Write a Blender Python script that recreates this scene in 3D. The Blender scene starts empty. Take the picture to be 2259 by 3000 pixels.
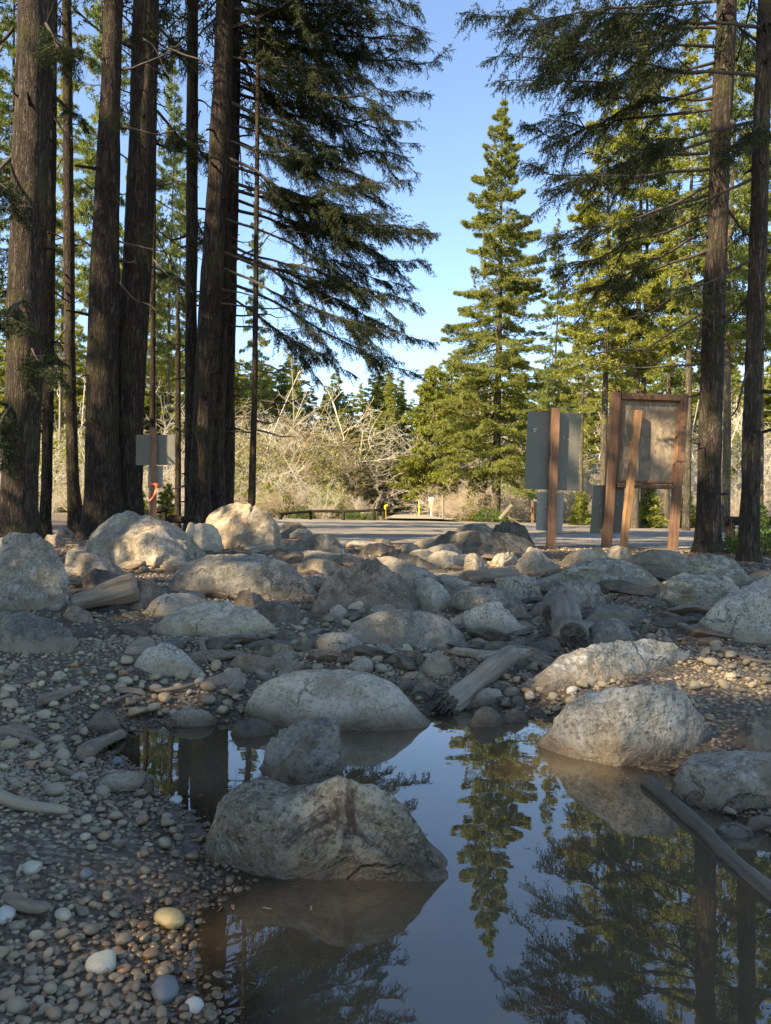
import bpy, math, random
import numpy as np
from mathutils import Vector, Matrix

random.seed(11)
RNG = np.random.default_rng(11)
scene = bpy.context.scene
COL = scene.collection
rad = math.radians

# ------------------------------------------------------------------ camera
F = 1640.0                      # focal length in pixels of a 1666 x 2212 view
CAM = np.array([0.0, 0.0, 0.85])
ROLL = rad(0.97)
RX = np.array([math.cos(ROLL), 0, math.sin(ROLL)])
UX = np.array([-math.sin(ROLL), 0, math.cos(ROLL)])
FY = np.array([0.0, 1.0, 0.0])


def px(u, v, d):
    """world point seen at pixel (u, v) at distance d in front of the camera"""
    return CAM + d * (FY + (u - 833) / F * RX + (1106 - v) / F * UX)


cam_data = bpy.data.cameras.new("camera")
cam = bpy.data.objects.new("camera", cam_data)
COL.objects.link(cam)
cam_data.sensor_fit = 'VERTICAL'
cam_data.sensor_height = 36
cam_data.sensor_width = 36
cam_data.lens = 36 * F / 2212
cam_data.clip_start = 0.05
cam_data.clip_end = 3000
M = Matrix(((RX[0], UX[0], 0, CAM[0]), (0, 0, -1, CAM[1]), (RX[2], UX[2], 0, CAM[2]), (0, 0, 0, 1)))
cam.matrix_world = M
scene.camera = cam

# ------------------------------------------------------------------ light
SUN_EL, SUN_AZ = rad(35), rad(52)          # azimuth measured from behind the camera towards the left
S = np.array([-math.sin(SUN_AZ) * math.cos(SUN_EL), -math.cos(SUN_AZ) * math.cos(SUN_EL), math.sin(SUN_EL)])
world = bpy.data.worlds.new("World")
scene.world = world
world.use_nodes = True
wn = world.node_tree.nodes
sky = wn.new('ShaderNodeTexSky')
sky.sky_type = 'NISHITA'
sky.sun_disc = False
sky.sun_elevation = SUN_EL
sky.sun_rotation = math.atan2(S[0], S[1])
sky.air_density = 0.85
sky.dust_density = 0.1
sky.ozone_density = 5.5
sky.altitude = 300
bg = wn['Background']
bg.inputs['Strength'].default_value = 0.125
world.node_tree.links.new(sky.outputs[0], bg.inputs[0])
sl = bpy.data.lights.new("sun", 'SUN')
sl.energy = 4.2
sl.angle = rad(0.5)
sl.color = (1.0, 0.93, 0.81)
so = bpy.data.objects.new("sun", sl)
COL.objects.link(so)
so.rotation_euler = Vector(S).to_track_quat('Z', 'Y').to_euler()
so.location = (-30, -30, 60)

scene.view_settings.view_transform = 'Standard'
scene.view_settings.look = 'None'
scene.view_settings.exposure = 1.9
scene.view_settings.gamma = 1
scene.view_settings.use_white_balance = True      # the phone balanced for the open shade
scene.view_settings.white_balance_temperature = 8300
scene.view_settings.white_balance_tint = 10
scene.render.engine = 'CYCLES'
scene.cycles.use_denoising = True
scene.cycles.max_bounces = 8
scene.cycles.diffuse_bounces = 6
scene.cycles.glossy_bounces = 2
scene.cycles.transmission_bounces = 3
scene.cycles.transparent_max_bounces = 6
scene.cycles.caustics_reflective = False
scene.cycles.caustics_refractive = False


# ------------------------------------------------------------------ noise
def _hash(ix, iy, iz, seed):
    n = (ix * 374761393 + iy * 668265263 + iz * 2147483647 + seed * 144665) & 0x7fffffff
    n = ((n ^ (n >> 13)) * 1274126177) & 0x7fffffff
    n = ((n ^ (n >> 16)) * 1911520717) & 0x7fffffff
    return ((n ^ (n >> 15)) & 0xffff) / 32767.5 - 1.0


def vnoise(p, seed=0):
    i = np.floor(p).astype(np.int64)
    f = p - i
    w = f * f * f * (f * (f * 6 - 15) + 10)
    r = 0
    for dx in (0, 1):
        for dy in (0, 1):
            for dz in (0, 1):
                wt = (w[:, 0] if dx else 1 - w[:, 0]) * (w[:, 1] if dy else 1 - w[:, 1]) * (w[:, 2] if dz else 1 - w[:, 2])
                r = r + wt * _hash(i[:, 0] + dx, i[:, 1] + dy, i[:, 2] + dz, seed)
    return r


def fbm(p, octv=4, seed=0, gain=0.5):
    a, s, r = 1.0, 0.0, 0
    for o in range(octv):
        r = r + a * vnoise(p * (2.03 ** o) + 17.3 * o, seed + o)
        s += a
        a *= gain
    return r / s


# ------------------------------------------------------------------ terrain
POOL_PX = [(252, 1625), (262, 1592), (310, 1570), (350, 1572), (420, 1566), (475, 1566), (520, 1560), (600, 1556), (700, 1556),
           (930, 1548), (950, 1534), (1000, 1530), (1060, 1550), (1120, 1548), (1155, 1545), (1200, 1560), (1300, 1610), (1380, 1655),
           (1440, 1668), (1500, 1690), (1570, 1745), (1640, 1790), (1760, 1850), (1900, 2000), (1900, 2260), (1500, 2420), (900, 2420), (560, 2350),
           (510, 2240), (490, 2150), (445, 2080), (425, 2020), (440, 1975), (500, 1935), (560, 1905), (480, 1860), (430, 1770), (400, 1738), (335, 1690)]


def z0pt(u, v):
    d = CAM[2] / ((-(UX[2]) * (1106 - v) - RX[2] * (u - 833)) / F)
    return px(u, v, d)[:2]


POOL = np.array([z0pt(u, v) for u, v in POOL_PX])


def pool_sdf(x, y):
    P = np.stack([x, y], 1)
    best = np.full(len(P), 1e9)
    inside = np.zeros(len(P), bool)
    n = len(POOL)
    for i in range(n):
        a, b = POOL[i], POOL[(i + 1) % n]
        ab = b - a
        t = np.clip(((P - a) @ ab) / (ab @ ab), 0, 1)
        best = np.minimum(best, np.hypot(*(P - a - t[:, None] * ab).T))
        c = ((a[1] > P[:, 1]) != (b[1] > P[:, 1]))
        xi = (b[0] - a[0]) * (P[:, 1] - a[1]) / (b[1] - a[1] + 1e-12) + a[0]
        inside ^= c & (P[:, 0] < xi)
    return np.where(inside, -best, best)


_PY = [-400, -30, 0, 1.5, 2.6, 3.1, 4.2, 5.7, 8.5, 11, 14, 20, 46, 60, 100, 160, 420]
_PZ = [2.0, .3, .10, .09, .085, .09, .13, .195, .27, .30, .30, .30, .32, .52, 1.3, 2.2, 4.0]


def zg(x, y, fine=True):
    x = np.atleast_1d(np.asarray(x, float))
    y = np.atleast_1d(np.asarray(y, float))
    base = np.interp(y, _PY, _PZ)
    near = np.clip((14 - y) / 3, 0, 1) * np.clip((y + 6) / 3, 0, 1)
    s = np.full(len(x), 50.0)
    m = (np.abs(x) < 9) & (y < 9) & (y > -3)
    if m.any():
        s[m] = pool_sdf(x[m], y[m])
    P3 = np.stack([x, y, np.zeros_like(x)], 1)
    if fine:
        base = base + near * (0.035 * fbm(P3 * 1.1, 3, 5) + 0.006 * fbm(P3 * 9, 2, 6))
        base = base + np.clip((np.abs(x) - 14) / 10, 0, 1) * 0.25 * fbm(P3 * .12, 2, 7)
    bank = 0.17 * s + 0.012 * (fbm(P3 * 3.0, 2, 9) if fine else 0)
    k = 0.03
    h = np.clip(0.5 + 0.5 * (base - bank) / k, 0, 1)
    z = base * (1 - h) + bank * h - k * h * (1 - h)
    return np.where(s < 0.05, np.maximum(np.where(s < 0, 0.42 * s + (0.012 * fbm(P3 * 3.0, 2, 9) if fine else 0), z), -0.16), z)


_D = np.geomspace(1.1, 160, 900)


def gp(u, v, water=False):
    """ground point under pixel (u, v)"""
    dirv = FY + (u - 833) / F * RX + (1106 - v) / F * UX
    pts = CAM + _D[:, None] * dirv
    g = zg(pts[:, 0], pts[:, 1], False)
    if water:
        g = np.maximum(g, 0.0)
    k = np.argmax(pts[:, 2] < g)
    if k == 0:
        k = len(_D) - 1
    d0, d1 = _D[max(k - 1, 0)], _D[k]
    a, b = pts[max(k - 1, 0), 2] - g[max(k - 1, 0)], pts[k, 2] - g[k]
    t = a / (a - b) if a != b else 0
    d = d0 + (d1 - d0) * min(max(t, 0), 1)
    return CAM + d * dirv


def ground_z(x, y):
    return float(zg(x, y)[0])


# ------------------------------------------------------------------ mesh builder
class MB:
    def __init__(self):
        self.v, self.f, self.n = [], [], 0

    def add(self, verts, faces, mat=0, smooth=True):
        verts = np.asarray(verts, float).reshape(-1, 3)
        faces = np.asarray(faces, np.int64)
        self.f.append((faces + self.n, mat, smooth))
        self.v.append(verts)
        self.n += len(verts)

    def empty(self):
        return self.n == 0

    def mesh(self, name, mats, origin=(0, 0, 0)):
        me = bpy.data.meshes.new(name)
        V = np.concatenate(self.v) - np.asarray(origin, float)
        loops = np.concatenate([f.ravel() for f, _, _ in self.f])
        sizes = np.concatenate([np.full(len(f), f.shape[1]) for f, _, _ in self.f])
        mi = np.concatenate([np.full(len(f), m) for f, m, _ in self.f])
        sm = np.concatenate([np.full(len(f), s) for f, _, s in self.f])
        starts = np.concatenate([[0], np.cumsum(sizes)[:-1]])
        me.vertices.add(len(V))
        me.vertices.foreach_set('co', V.astype(np.float32).ravel())
        me.loops.add(len(loops))
        me.loops.foreach_set('vertex_index', loops.astype(np.int32))
        me.polygons.add(len(sizes))
        me.polygons.foreach_set('loop_start', starts.astype(np.int32))
        me.polygons.foreach_set('material_index', mi.astype(np.int32))
        me.polygons.foreach_set('use_smooth', sm.astype(bool))
        me.update(calc_edges=True)
        for m in mats:
            me.materials.append(m)
        return me

    def build(self, name, mats, origin=(0, 0, 0), parent=None):
        """origin: world point that becomes the object's origin"""
        if not isinstance(mats, (list, tuple)):
            mats = [mats]
        o = bpy.data.objects.new(name, self.mesh(name, mats, origin))
        COL.objects.link(o)
        if parent is not None:
            o.parent = parent
        else:
            o.location = origin
        return o


def tag(o, label=None, cat=None, group=None, kind=None):
    if label: o['label'] = label
    if cat: o['category'] = cat
    if group: o['group'] = group
    if kind: o['kind'] = kind
    return o


def empty(name, loc, label, cat, group=None):
    o = bpy.data.objects.new(name, None)
    COL.objects.link(o)
    o.location = tuple(loc)
    o.empty_display_size = .2
    return tag(o, label, cat, group)


def copy_tree(o, parent=None):
    c = o.copy()
    COL.objects.link(c)
    c.parent = parent
    for ch in list(o.children):
        copy_tree(ch, c)
    return c


def norm(a):
    return a / (np.linalg.norm(a, axis=-1, keepdims=True) + 1e-12)


def tube(mb, pts, radii, n=8, mat=0, rough=0.0, seed=0, cap=True, stretch=(1.6, 1.6, .5)):
    pts = np.asarray(pts, float)
    radii = np.broadcast_to(np.asarray(radii, float), (len(pts),))
    T = norm(np.gradient(pts, axis=0))
    ref = np.array([0.0, 1, 0]) if abs(T[0, 2]) > .7 else np.array([0.0, 0, 1])
    A = norm(np.cross(T, ref))
    B = np.cross(T, A)
    th = np.arange(n) * 2 * np.pi / n
    ring = (A[:, None] * np.cos(th)[None, :, None] + B[:, None] * np.sin(th)[None, :, None])
    R = radii[:, None] * np.ones((1, n))
    if rough:
        q = (pts[:, None] + ring * radii[:, None, None])
        sc = 1 / max(radii.max(), 1e-4)
        R = R * (1 + rough * fbm(q.reshape(-1, 3) * sc * np.array(stretch), 3, seed).reshape(len(pts), n))
    V = pts[:, None] + ring * R[..., None]
    i = np.arange(len(pts) - 1)[:, None] * n
    j = np.arange(n)[None]
    jn = (j + 1) % n
    Fq = np.stack([i + j, i + jn, i + n + jn, i + n + j], -1).reshape(-1, 4)
    base = mb.n
    mb.add(V.reshape(-1, 3), Fq, mat)
    if cap:
        for e, flip in ((0, True), (len(pts) - 1, False)):
            c = pts[e]
            rim = V[e]
            idx = np.arange(n)
            fc = np.stack([np.full(n, n), idx, (idx + 1) % n], -1)
            if flip: fc = fc[:, ::-1]
            mb.add(np.vstack([rim, c]), fc, mat, False)


def box(mb, c, ax, ay, az, mat=0, bevel=0.0):
    """box with centre c and half-axis vectors; bevel shaves the long edges"""
    c, ax, ay, az = (np.asarray(q, float) for q in (c, ax, ay, az))
    if bevel <= 0:
        V = [c + i * ax + j * ay + k * az for i in (-1, 1) for j in (-1, 1) for k in (-1, 1)]
        Fq = [(0, 1, 3, 2), (4, 6, 7, 5), (0, 4, 5, 1), (2, 3, 7, 6), (0, 2, 6, 4), (1, 5, 7, 3)]
        mb.add(V, Fq, mat, False)
        return
    la, lb = np.linalg.norm(ax), np.linalg.norm(ay)
    ba, bb = bevel / la, bevel / lb
    prof = [(-1 + ba, -1), (1 - ba, -1), (1, -1 + bb), (1, 1 - bb), (1 - ba, 1), (-1 + ba, 1), (-1, 1 - bb), (-1, -1 + bb)]
    lo = [c + p * ax + q * ay - az for p, q in prof]
    hi = [c + p * ax + q * ay + az for p, q in prof]
    b0 = mb.n
    mb.add(lo + hi, [(i, (i + 1) % 8, 8 + (i + 1) % 8, 8 + i) for i in range(8)], mat, False)
    mb.add(lo, [tuple(range(7, -1, -1))], mat, False)
    mb.add(hi, [tuple(range(8))], mat, False)


# ------------------------------------------------------------------ materials
def new_mat(name):
    m = bpy.data.materials.new(name)
    m.use_nodes = True
    nt = m.node_tree
    bs = nt.nodes['Principled BSDF']
    return m, nt, bs


class N:
    """small helper around a node tree"""
    def __init__(self, nt):
        self.nt = nt

    def node(self, t, **kw):
        n = self.nt.nodes.new(t)
        for k, v in kw.items():
            if k in n.inputs:
                self.set(n.inputs[k], v)
            else:
                setattr(n, k, v)
        return n

    def set(self, sock, v):
        if isinstance(v, bpy.types.NodeSocket):
            self.nt.links.new(v, sock)
        else:
            sock.default_value = v

    def noise(self, vec, scale, detail=4, rough=.55, dist=0):
        n = self.node('ShaderNodeTexNoise', Vector=vec, Scale=scale, Detail=detail, Roughness=rough, Distortion=dist)
        return n.outputs['Fac']

    def vor(self, vec, scale, feature='F1', out='Distance', rnd=1):
        n = self.node('ShaderNodeTexVoronoi')
        n.feature = feature
        self.set(n.inputs['Vector'], vec)
        self.set(n.inputs['Scale'], scale)
        self.set(n.inputs['Randomness'], rnd)
        return n.outputs[out]

    def ramp(self, fac, stops, interp='LINEAR'):
        n = self.node('ShaderNodeValToRGB')
        n.color_ramp.interpolation = interp
        e = n.color_ramp.elements
        while len(e) < len(stops): e.new(.5)
        for el, (p, c) in zip(e, stops):
            el.position = p
            el.color = (c if isinstance(c, tuple) else (c, c, c)) + (1,)
        self.set(n.inputs[0], fac)
        return n.outputs[0]

    def mix(self, fac, a, b, mode='MIX'):
        n = self.node('ShaderNodeMix')
        n.data_type = 'RGBA'
        n.blend_type = mode
        self.set(n.inputs[0], fac)
        for s, v in ((n.inputs[6], a), (n.inputs[7], b)):
            self.set(s, v + (1,) if isinstance(v, tuple) else v)
        return n.outputs[2]

    def math(self, op, a, b=0.0, clamp=False):
        n = self.node('ShaderNodeMath', operation=op, use_clamp=clamp)
        self.set(n.inputs[0], a)
        self.set(n.inputs[1], b)
        return n.outputs[0]

    def mapping(self, vec, scale=(1, 1, 1), rot=(0, 0, 0)):
        n = self.node('ShaderNodeMapping')
        self.set(n.inputs['Vector'], vec)
        n.inputs['Scale'].default_value = scale
        n.inputs['Rotation'].default_value = rot
        return n.outputs[0]

    def objvec(self, shift=True):
        tc = self.node('ShaderNodeTexCoord')
        v = tc.outputs['Object']
        if shift:
            oi = self.node('ShaderNodeObjectInfo')
            c = self.node('ShaderNodeVectorMath', operation='ADD')
            sc = self.math('MULTIPLY', oi.outputs['Random'], 57.0)
            self.nt.links.new(v, c.inputs[0])
            self.nt.links.new(sc, c.inputs[1])
            v = c.outputs[0]
        return v

    def pos(self):
        g = self.node('ShaderNodeNewGeometry')
        return g.outputs['Position'], g

    def bump(self, h, strength=.5, dist=.01, normal=None):
        n = self.node('ShaderNodeBump')
        n.inputs['Strength'].default_value = strength
        n.inputs['Distance'].default_value = dist
        self.set(n.inputs['Height'], h)
        if normal is not None: self.set(n.inputs['Normal'], normal)
        return n.outputs[0]


def wet_factor(k, lo=0.012, hi=0.05):
    """1 where a stone stands within a hand's breadth of the water line (real wetness by height above the pool)"""
    p, g = k.pos()
    sx = k.node('ShaderNodeSeparateXYZ')
    k.nt.links.new(p, sx.inputs[0])
    nz = k.noise(p, 9, 2)
    z = k.math('ADD', sx.outputs[2], k.math('MULTIPLY', k.math('SUBTRACT', nz, .5), .05))
    mr = k.node('ShaderNodeMapRange')
    mr.clamp = True
    k.set(mr.inputs[0], z)
    mr.inputs[1].default_value = lo
    mr.inputs[2].default_value = hi
    mr.inputs[3].default_value = 1
    mr.inputs[4].default_value = 0
    return mr.outputs[0]


def rock_mat(name, c1, c2, speck=(.5, .5, .48), speck_amt=.5, lichen=(.5, .52, .5), lich_amt=.4, stain=(.075, .055, .035), stain_amt=.55, bump=.7, layered=False, wet_hi=.075):
    m, nt, bs = new_mat(name)
    k = N(nt)
    v = k.objvec()
    if layered:
        vs = k.mapping(v, (1, 1, 4), (.3, .2, 0))
    else:
        vs = v
    n1 = k.noise(vs, 3.2, 5, .6, .4)
    n2 = k.noise(v, 14, 5, .6)
    n3 = k.noise(v, 95, 3, .6)
    n4 = k.noise(vs, 6.5, 6, .65, .8)
    col = k.mix(k.ramp(n1, [(.40, 0.0), (.60, 1.0)]), c1, c2)
    col = k.mix(k.math('MULTIPLY', k.ramp(n2, [(.46, 0.0), (.60, 1.0)]), .6), col, tuple(x * .55 for x in c1))
    sp = k.math('MULTIPLY', k.ramp(n3, [(.52, 0.0), (.60, 1.0)]), speck_amt)
    col = k.mix(sp, col, speck)
    dk = k.math('MULTIPLY', k.ramp(k.noise(v, 70, 3), [(.38, 1.0), (.46, 0.0)]), min(.3 + speck_amt, .8))
    col = k.mix(dk, col, tuple(x * .3 for x in c1))
    li = k.math('MULTIPLY', k.math('MULTIPLY', k.ramp(n4, [(.50, 0.0), (.57, 1.0)]), k.ramp(k.noise(v, 45, 4, .7), [(.42, .0), (.52, 1.0)])), lich_amt)
    col = k.mix(li, col, lichen)
    st = k.math('MULTIPLY', k.ramp(k.noise(v, 5, 6, .7, 1.0), [(.54, 0.0), (.61, 1.0)]), stain_amt)
    col = k.mix(st, col, stain)
    oi = k.node('ShaderNodeObjectInfo')
    col = k.mix(1.0, col, k.ramp(oi.outputs['Random'], [(0, (.68, .67, .66)), (.5, (.95, .93, .9)), (1, (1.15, 1.1, 1.02))]), 'MULTIPLY')
    # hairline cracks and pits
    wv = k.node('ShaderNodeVectorMath', operation='ADD')
    nt.links.new(vs, wv.inputs[0])
    wn_ = k.node('ShaderNodeTexNoise', Vector=v, Scale=4.0, Detail=5)
    wm = k.node('ShaderNodeVectorMath', operation='SCALE')
    nt.links.new(wn_.outputs['Color'], wm.inputs[0])
    wm.inputs['Scale'].default_value = .5
    nt.links.new(wm.outputs[0], wv.inputs[1])
    ck = k.math('MULTIPLY', k.ramp(k.vor(wv.outputs[0], 2.6, 'DISTANCE_TO_EDGE'), [(0.0, 1.0), (.018, 0.0)]), k.ramp(k.noise(v, 2.3, 2), [(.5, 0.0), (.58, .75)]))
    col = k.mix(ck, col, tuple(x * .22 for x in c1))
    # dried mud splashed on the lower part
    tc = k.node('ShaderNodeTexCoord')
    so_ = k.node('ShaderNodeSeparateXYZ')
    nt.links.new(tc.outputs['Object'], so_.inputs[0])
    mh = k.math('ADD', so_.outputs[2], k.math('MULTIPLY', k.math('SUBTRACT', k.noise(v, 7, 5, .65), .5), .22))
    mudr = k.node('ShaderNodeMapRange')
    k.set(mudr.inputs[0], mh)
    mudr.inputs[1].default_value = .03
    mudr.inputs[2].default_value = .10
    mudr.inputs[3].default_value = .62
    mudr.inputs[4].default_value = 0
    col = k.mix(mudr.outputs[0], col, (.23, .17, .11))
    wet = wet_factor(k, .012, wet_hi)
    col = k.mix(k.math('MULTIPLY', wet, .8), col, k.mix(1.0, col, (.35, .29, .22), 'MULTIPLY'))
    nt.links.new(col, bs.inputs['Base Color'])
    rr = k.node('ShaderNodeMapRange')
    k.set(rr.inputs[0], wet)
    rr.inputs[3].default_value = .82
    rr.inputs[4].default_value = .35
    nt.links.new(rr.outputs[0], bs.inputs['Roughness'])
    bs.inputs['Specular IOR Level'].default_value = .3
    h = k.math('ADD', k.math('MULTIPLY', n4, 1.1), k.math('MULTIPLY', n2, .8))
    h = k.math('ADD', h, k.math('MULTIPLY', n3, .35))
    h = k.math('SUBTRACT', h, k.math('MULTIPLY', ck, .8))
    b = k.bump(h, min(bump, .9), .028)
    nt.links.new(b, bs.inputs['Normal'])
    return m


ROCK = {
    'grey':  rock_mat('grey_granite', (0.192, 0.161, 0.121), (0.299, 0.253, 0.194), speck=(0.407, 0.357, 0.285), speck_amt=.3, lich_amt=.3, stain=(0.112, 0.081, 0.051)),
    'blue':  rock_mat('bluish_grey_stone', (0.143, 0.133, 0.117), (0.253, 0.228, 0.184), speck=(0.439, 0.400, 0.334), speck_amt=.25, lichen=(0.440, 0.373, 0.269), lich_amt=.5, stain=(0.095, 0.076, 0.052)),
    'pale':  rock_mat('pale_granite', (0.334, 0.276, 0.199), (0.451, 0.382, 0.282), speck=(0.476, 0.446, 0.384), speck_amt=.3, lichen=(0.476, 0.446, 0.378), lich_amt=.4, stain=(0.187, 0.133, 0.084), stain_amt=.35),
    'shore': rock_mat('weathered_granite', (.24, .215, .175), (.33, .30, .25), speck=(.45, .43, .39), speck_amt=.4, lichen=(.45, .46, .44), lich_amt=.7, stain=(.12, .09, .055), stain_amt=.6, wet_hi=.12),
    'white': rock_mat('whitish_granite', (0.350, 0.312, 0.253), (0.471, 0.427, 0.345), speck=(0.476, 0.446, 0.384), speck_amt=.5, lichen=(0.476, 0.446, 0.384), lich_amt=.5, stain=(0.188, 0.142, 0.091), stain_amt=.3),
    'purple': rock_mat('purplish_brown_stone', (0.142, 0.105, 0.083), (0.237, 0.180, 0.136), speck=(0.326, 0.269, 0.204), speck_amt=.2, lichen=(0.339, 0.259, 0.172), lich_amt=.6),
    'tan':   rock_mat('tan_stone', (0.245, 0.187, 0.121), (0.350, 0.276, 0.184), speck=(0.430, 0.357, 0.261), speck_amt=.2, lich_amt=.3),
    'dark':  rock_mat('dark_stone', (0.082, 0.069, 0.055), (0.153, 0.131, 0.099), speck=(0.269, 0.231, 0.179), speck_amt=.25, lichen=(0.334, 0.276, 0.199), lich_amt=.4),
    'brown': rock_mat('brown_stone', (0.159, 0.113, 0.076), (0.253, 0.184, 0.123), speck=(0.342, 0.269, 0.192), speck_amt=.25, lichen=(0.363, 0.303, 0.222), lich_amt=.35),
    'lichen': rock_mat('lichen_mottled_stone', (0.189, 0.148, 0.098), (0.344, 0.284, 0.200), speck=(0.473, 0.444, 0.352), speck_amt=.45, lichen=(0.471, 0.433, 0.333), lich_amt=.85, stain=(0.057, 0.040, 0.028), stain_amt=.9, bump=1.0, wet_hi=.21),
    'green': rock_mat('greenish_grey_stone', (0.194, 0.178, 0.133), (0.330, 0.297, 0.225), speck=(0.466, 0.425, 0.332), speck_amt=.3, lichen=(0.460, 0.443, 0.345), lich_amt=.7, layered=True, bump=.9),
}


def pebble_mat(name, island):
    m, nt, bs = new_mat(name)
    k = N(nt)
    if island:
        g = k.node('ShaderNodeNewGeometry')
        r = g.outputs['Random Per Island']
    else:
        oi = k.node('ShaderNodeObjectInfo')
        r = oi.outputs['Random']
    pal = [(0, (0.151, 0.119, 0.078)), (.13, (0.272, 0.216, 0.140)), (.25, (0.363, 0.273, 0.161)), (.37, (0.202, 0.154, 0.095)), (.48, (0.333, 0.225, 0.120)),
           (.6, (0.403, 0.317, 0.198)), (.7, (0.161, 0.114, 0.068)), (.79, (0.282, 0.234, 0.161)), (.88, (0.343, 0.176, 0.082)), (.94, (0.454, 0.361, 0.232))]
    col = k.ramp(r, pal, 'CONSTANT')
    p, _ = k.pos()
    nz = k.noise(p, 60, 4, .6)
    col = k.mix(.55, col, k.mix(k.ramp(nz, [(.35, 0.0), (.65, 1.0)]), (.5, .5, .5), (1.15, 1.15, 1.15)), 'MULTIPLY')
    # clay dust that dried on the stones
    dust = k.ramp(k.noise(p, 3.0, 3), [(.38, .1), (.6, .6)])
    col = k.mix(dust, col, (.30, .235, .155))
    wet = wet_factor(k, .008, .055)
    col = k.mix(wet, col, k.mix(1.0, col, (.42, .36, .29), 'MULTIPLY'))
    nt.links.new(col, bs.inputs['Base Color'])
    mr = k.node('ShaderNodeMapRange')
    k.set(mr.inputs[0], wet)
    mr.inputs[3].default_value = .75
    mr.inputs[4].default_value = .18
    nt.links.new(mr.outputs[0], bs.inputs['Roughness'])
    nt.links.new(k.bump(k.noise(p, 180, 3), .35, .004), bs.inputs['Normal'])
    return m


M_PEB = pebble_mat('gravel_stones', True)
M_COB = pebble_mat('cobble_stone', False)


def simple_stone(name, c, c2, rough=.4):
    m, nt, bs = new_mat(name)
    k = N(nt)
    v = k.objvec(False)
    n = k.noise(v, 40, 5, .65)
    nt.links.new(k.mix(k.ramp(n, [(.4, 0.0), (.6, 1.0)]), c, c2), bs.inputs['Base Color'])
    bs.inputs['Roughness'].default_value = rough
    nt.links.new(k.bump(n, .3, .004), bs.inputs['Normal'])
    return m


def ground_mat():
    m, nt, bs = new_mat('gravelly_soil')
    k = N(nt)
    p, _ = k.pos()
    n1 = k.noise(p, 2.1, 5, .6)
    n2 = k.noise(p, 26, 5, .7)
    vc = k.node('ShaderNodeTexVoronoi')
    k.set(vc.inputs['Vector'], p)
    vc.inputs['Scale'].default_value = 75
    grit = k.ramp(vc.outputs['Color'], [(0, (.04, .026, .015)), (.45, (.095, .067, .041)), (.7, (.185, .14, .092)), (1, (.33, .27, .19))])
    soil = k.mix(k.ramp(n2, [(.35, 0.0), (.65, 1.0)]), (.026, .016, .009), (.088, .058, .035))
    col = k.mix(k.ramp(n1, [(.38, .3), (.55, .95)]), soil, grit)
    # reddish bark litter away from the pool
    bark = k.math('MULTIPLY', k.ramp(k.noise(p, .9, 4), [(.52, 0.0), (.6, 1.0)]), k.ramp(n2, [(.4, 0.0), (.55, 1.0)]))
    sx = k.node('ShaderNodeSeparateXYZ')
    nt.links.new(p, sx.inputs[0])
    far = k.node('ShaderNodeMapRange')
    k.set(far.inputs[0], sx.outputs[1])
    far.inputs[1].default_value = 3.6
    far.inputs[2].default_value = 6
    col = k.mix(k.math('MULTIPLY', bark, far.outputs[0]), col, (.13, .06, .032))
    wood = k.node('ShaderNodeMapRange')
    k.set(wood.inputs[0], sx.outputs[1])
    wood.inputs[1].default_value = 40
    wood.inputs[2].default_value = 48
    litter = k.mix(k.ramp(k.noise(p, .6, 5, .7), [(.4, 0.0), (.6, 1.0)]), (.20, .145, .085), (.09, .085, .035))
    col = k.mix(wood.outputs[0], col, litter)
    bar = k.node('ShaderNodeMapRange')  # unseen ground behind the camera made pale to bounce light forward
    k.set(bar.inputs[0], sx.outputs[1])
    bar.inputs[1].default_value = .6
    bar.inputs[2].default_value = -1.0
    col = k.mix(bar.outputs[0], col, k.mix(n2, (.30, .27, .22), (.42, .38, .32)))
    wet = wet_factor(k, .008, .05)
    col = k.mix(k.math('MULTIPLY', wet, .8), col, k.mix(1.0, col, (.45, .4, .34), 'MULTIPLY'))
    nt.links.new(col, bs.inputs['Base Color'])
    mr = k.node('ShaderNodeMapRange')
    k.set(mr.inputs[0], wet)
    mr.inputs[3].default_value = .9
    mr.inputs[4].default_value = .35
    nt.links.new(mr.outputs[0], bs.inputs['Roughness'])
    h = k.math('ADD', k.math('MULTIPLY', vc.outputs['Distance'], -.6), k.math('MULTIPLY', n2, 1.0))
    nt.links.new(k.bump(h, .8, .012), bs.inputs['Normal'])
    return m


def lot_mat(name, c1, c2, c3):
    m, nt, bs = new_mat(name)
    k = N(nt)
    p, _ = k.pos()
    vc = k.node('ShaderNodeTexVoronoi')
    k.set(vc.inputs['Vector'], p)
    vc.inputs['Scale'].default_value = 30
    n1 = k.noise(k.mapping(p, (.5, 1.0, 1)), .55, 5, .62)
    n2 = k.noise(p, 9, 5, .7)
    col = k.mix(k.ramp(vc.outputs['Color'], [(.2, 0.0), (.9, 1.0)]), c1, c2)
    col = k.mix(k.math('MULTIPLY', k.ramp(n1, [(.5, 0.0), (.62, 1.0)]), .7), col, c3)
    col = k.mix(.5, col, k.mix(k.ramp(n2, [(.35, 0.0), (.65, 1.0)]), (.55, .55, .55), (1.2, 1.2, 1.2)), 'MULTIPLY')
    nt.links.new(col, bs.inputs['Base Color'])
    bs.inputs['Roughness'].default_value = .88
    h = k.math('ADD', n2, k.math('MULTIPLY', vc.outputs['Distance'], -.7))
    nt.links.new(k.bump(h, 1.0, .05), bs.inputs['Normal'])
    return m


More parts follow.
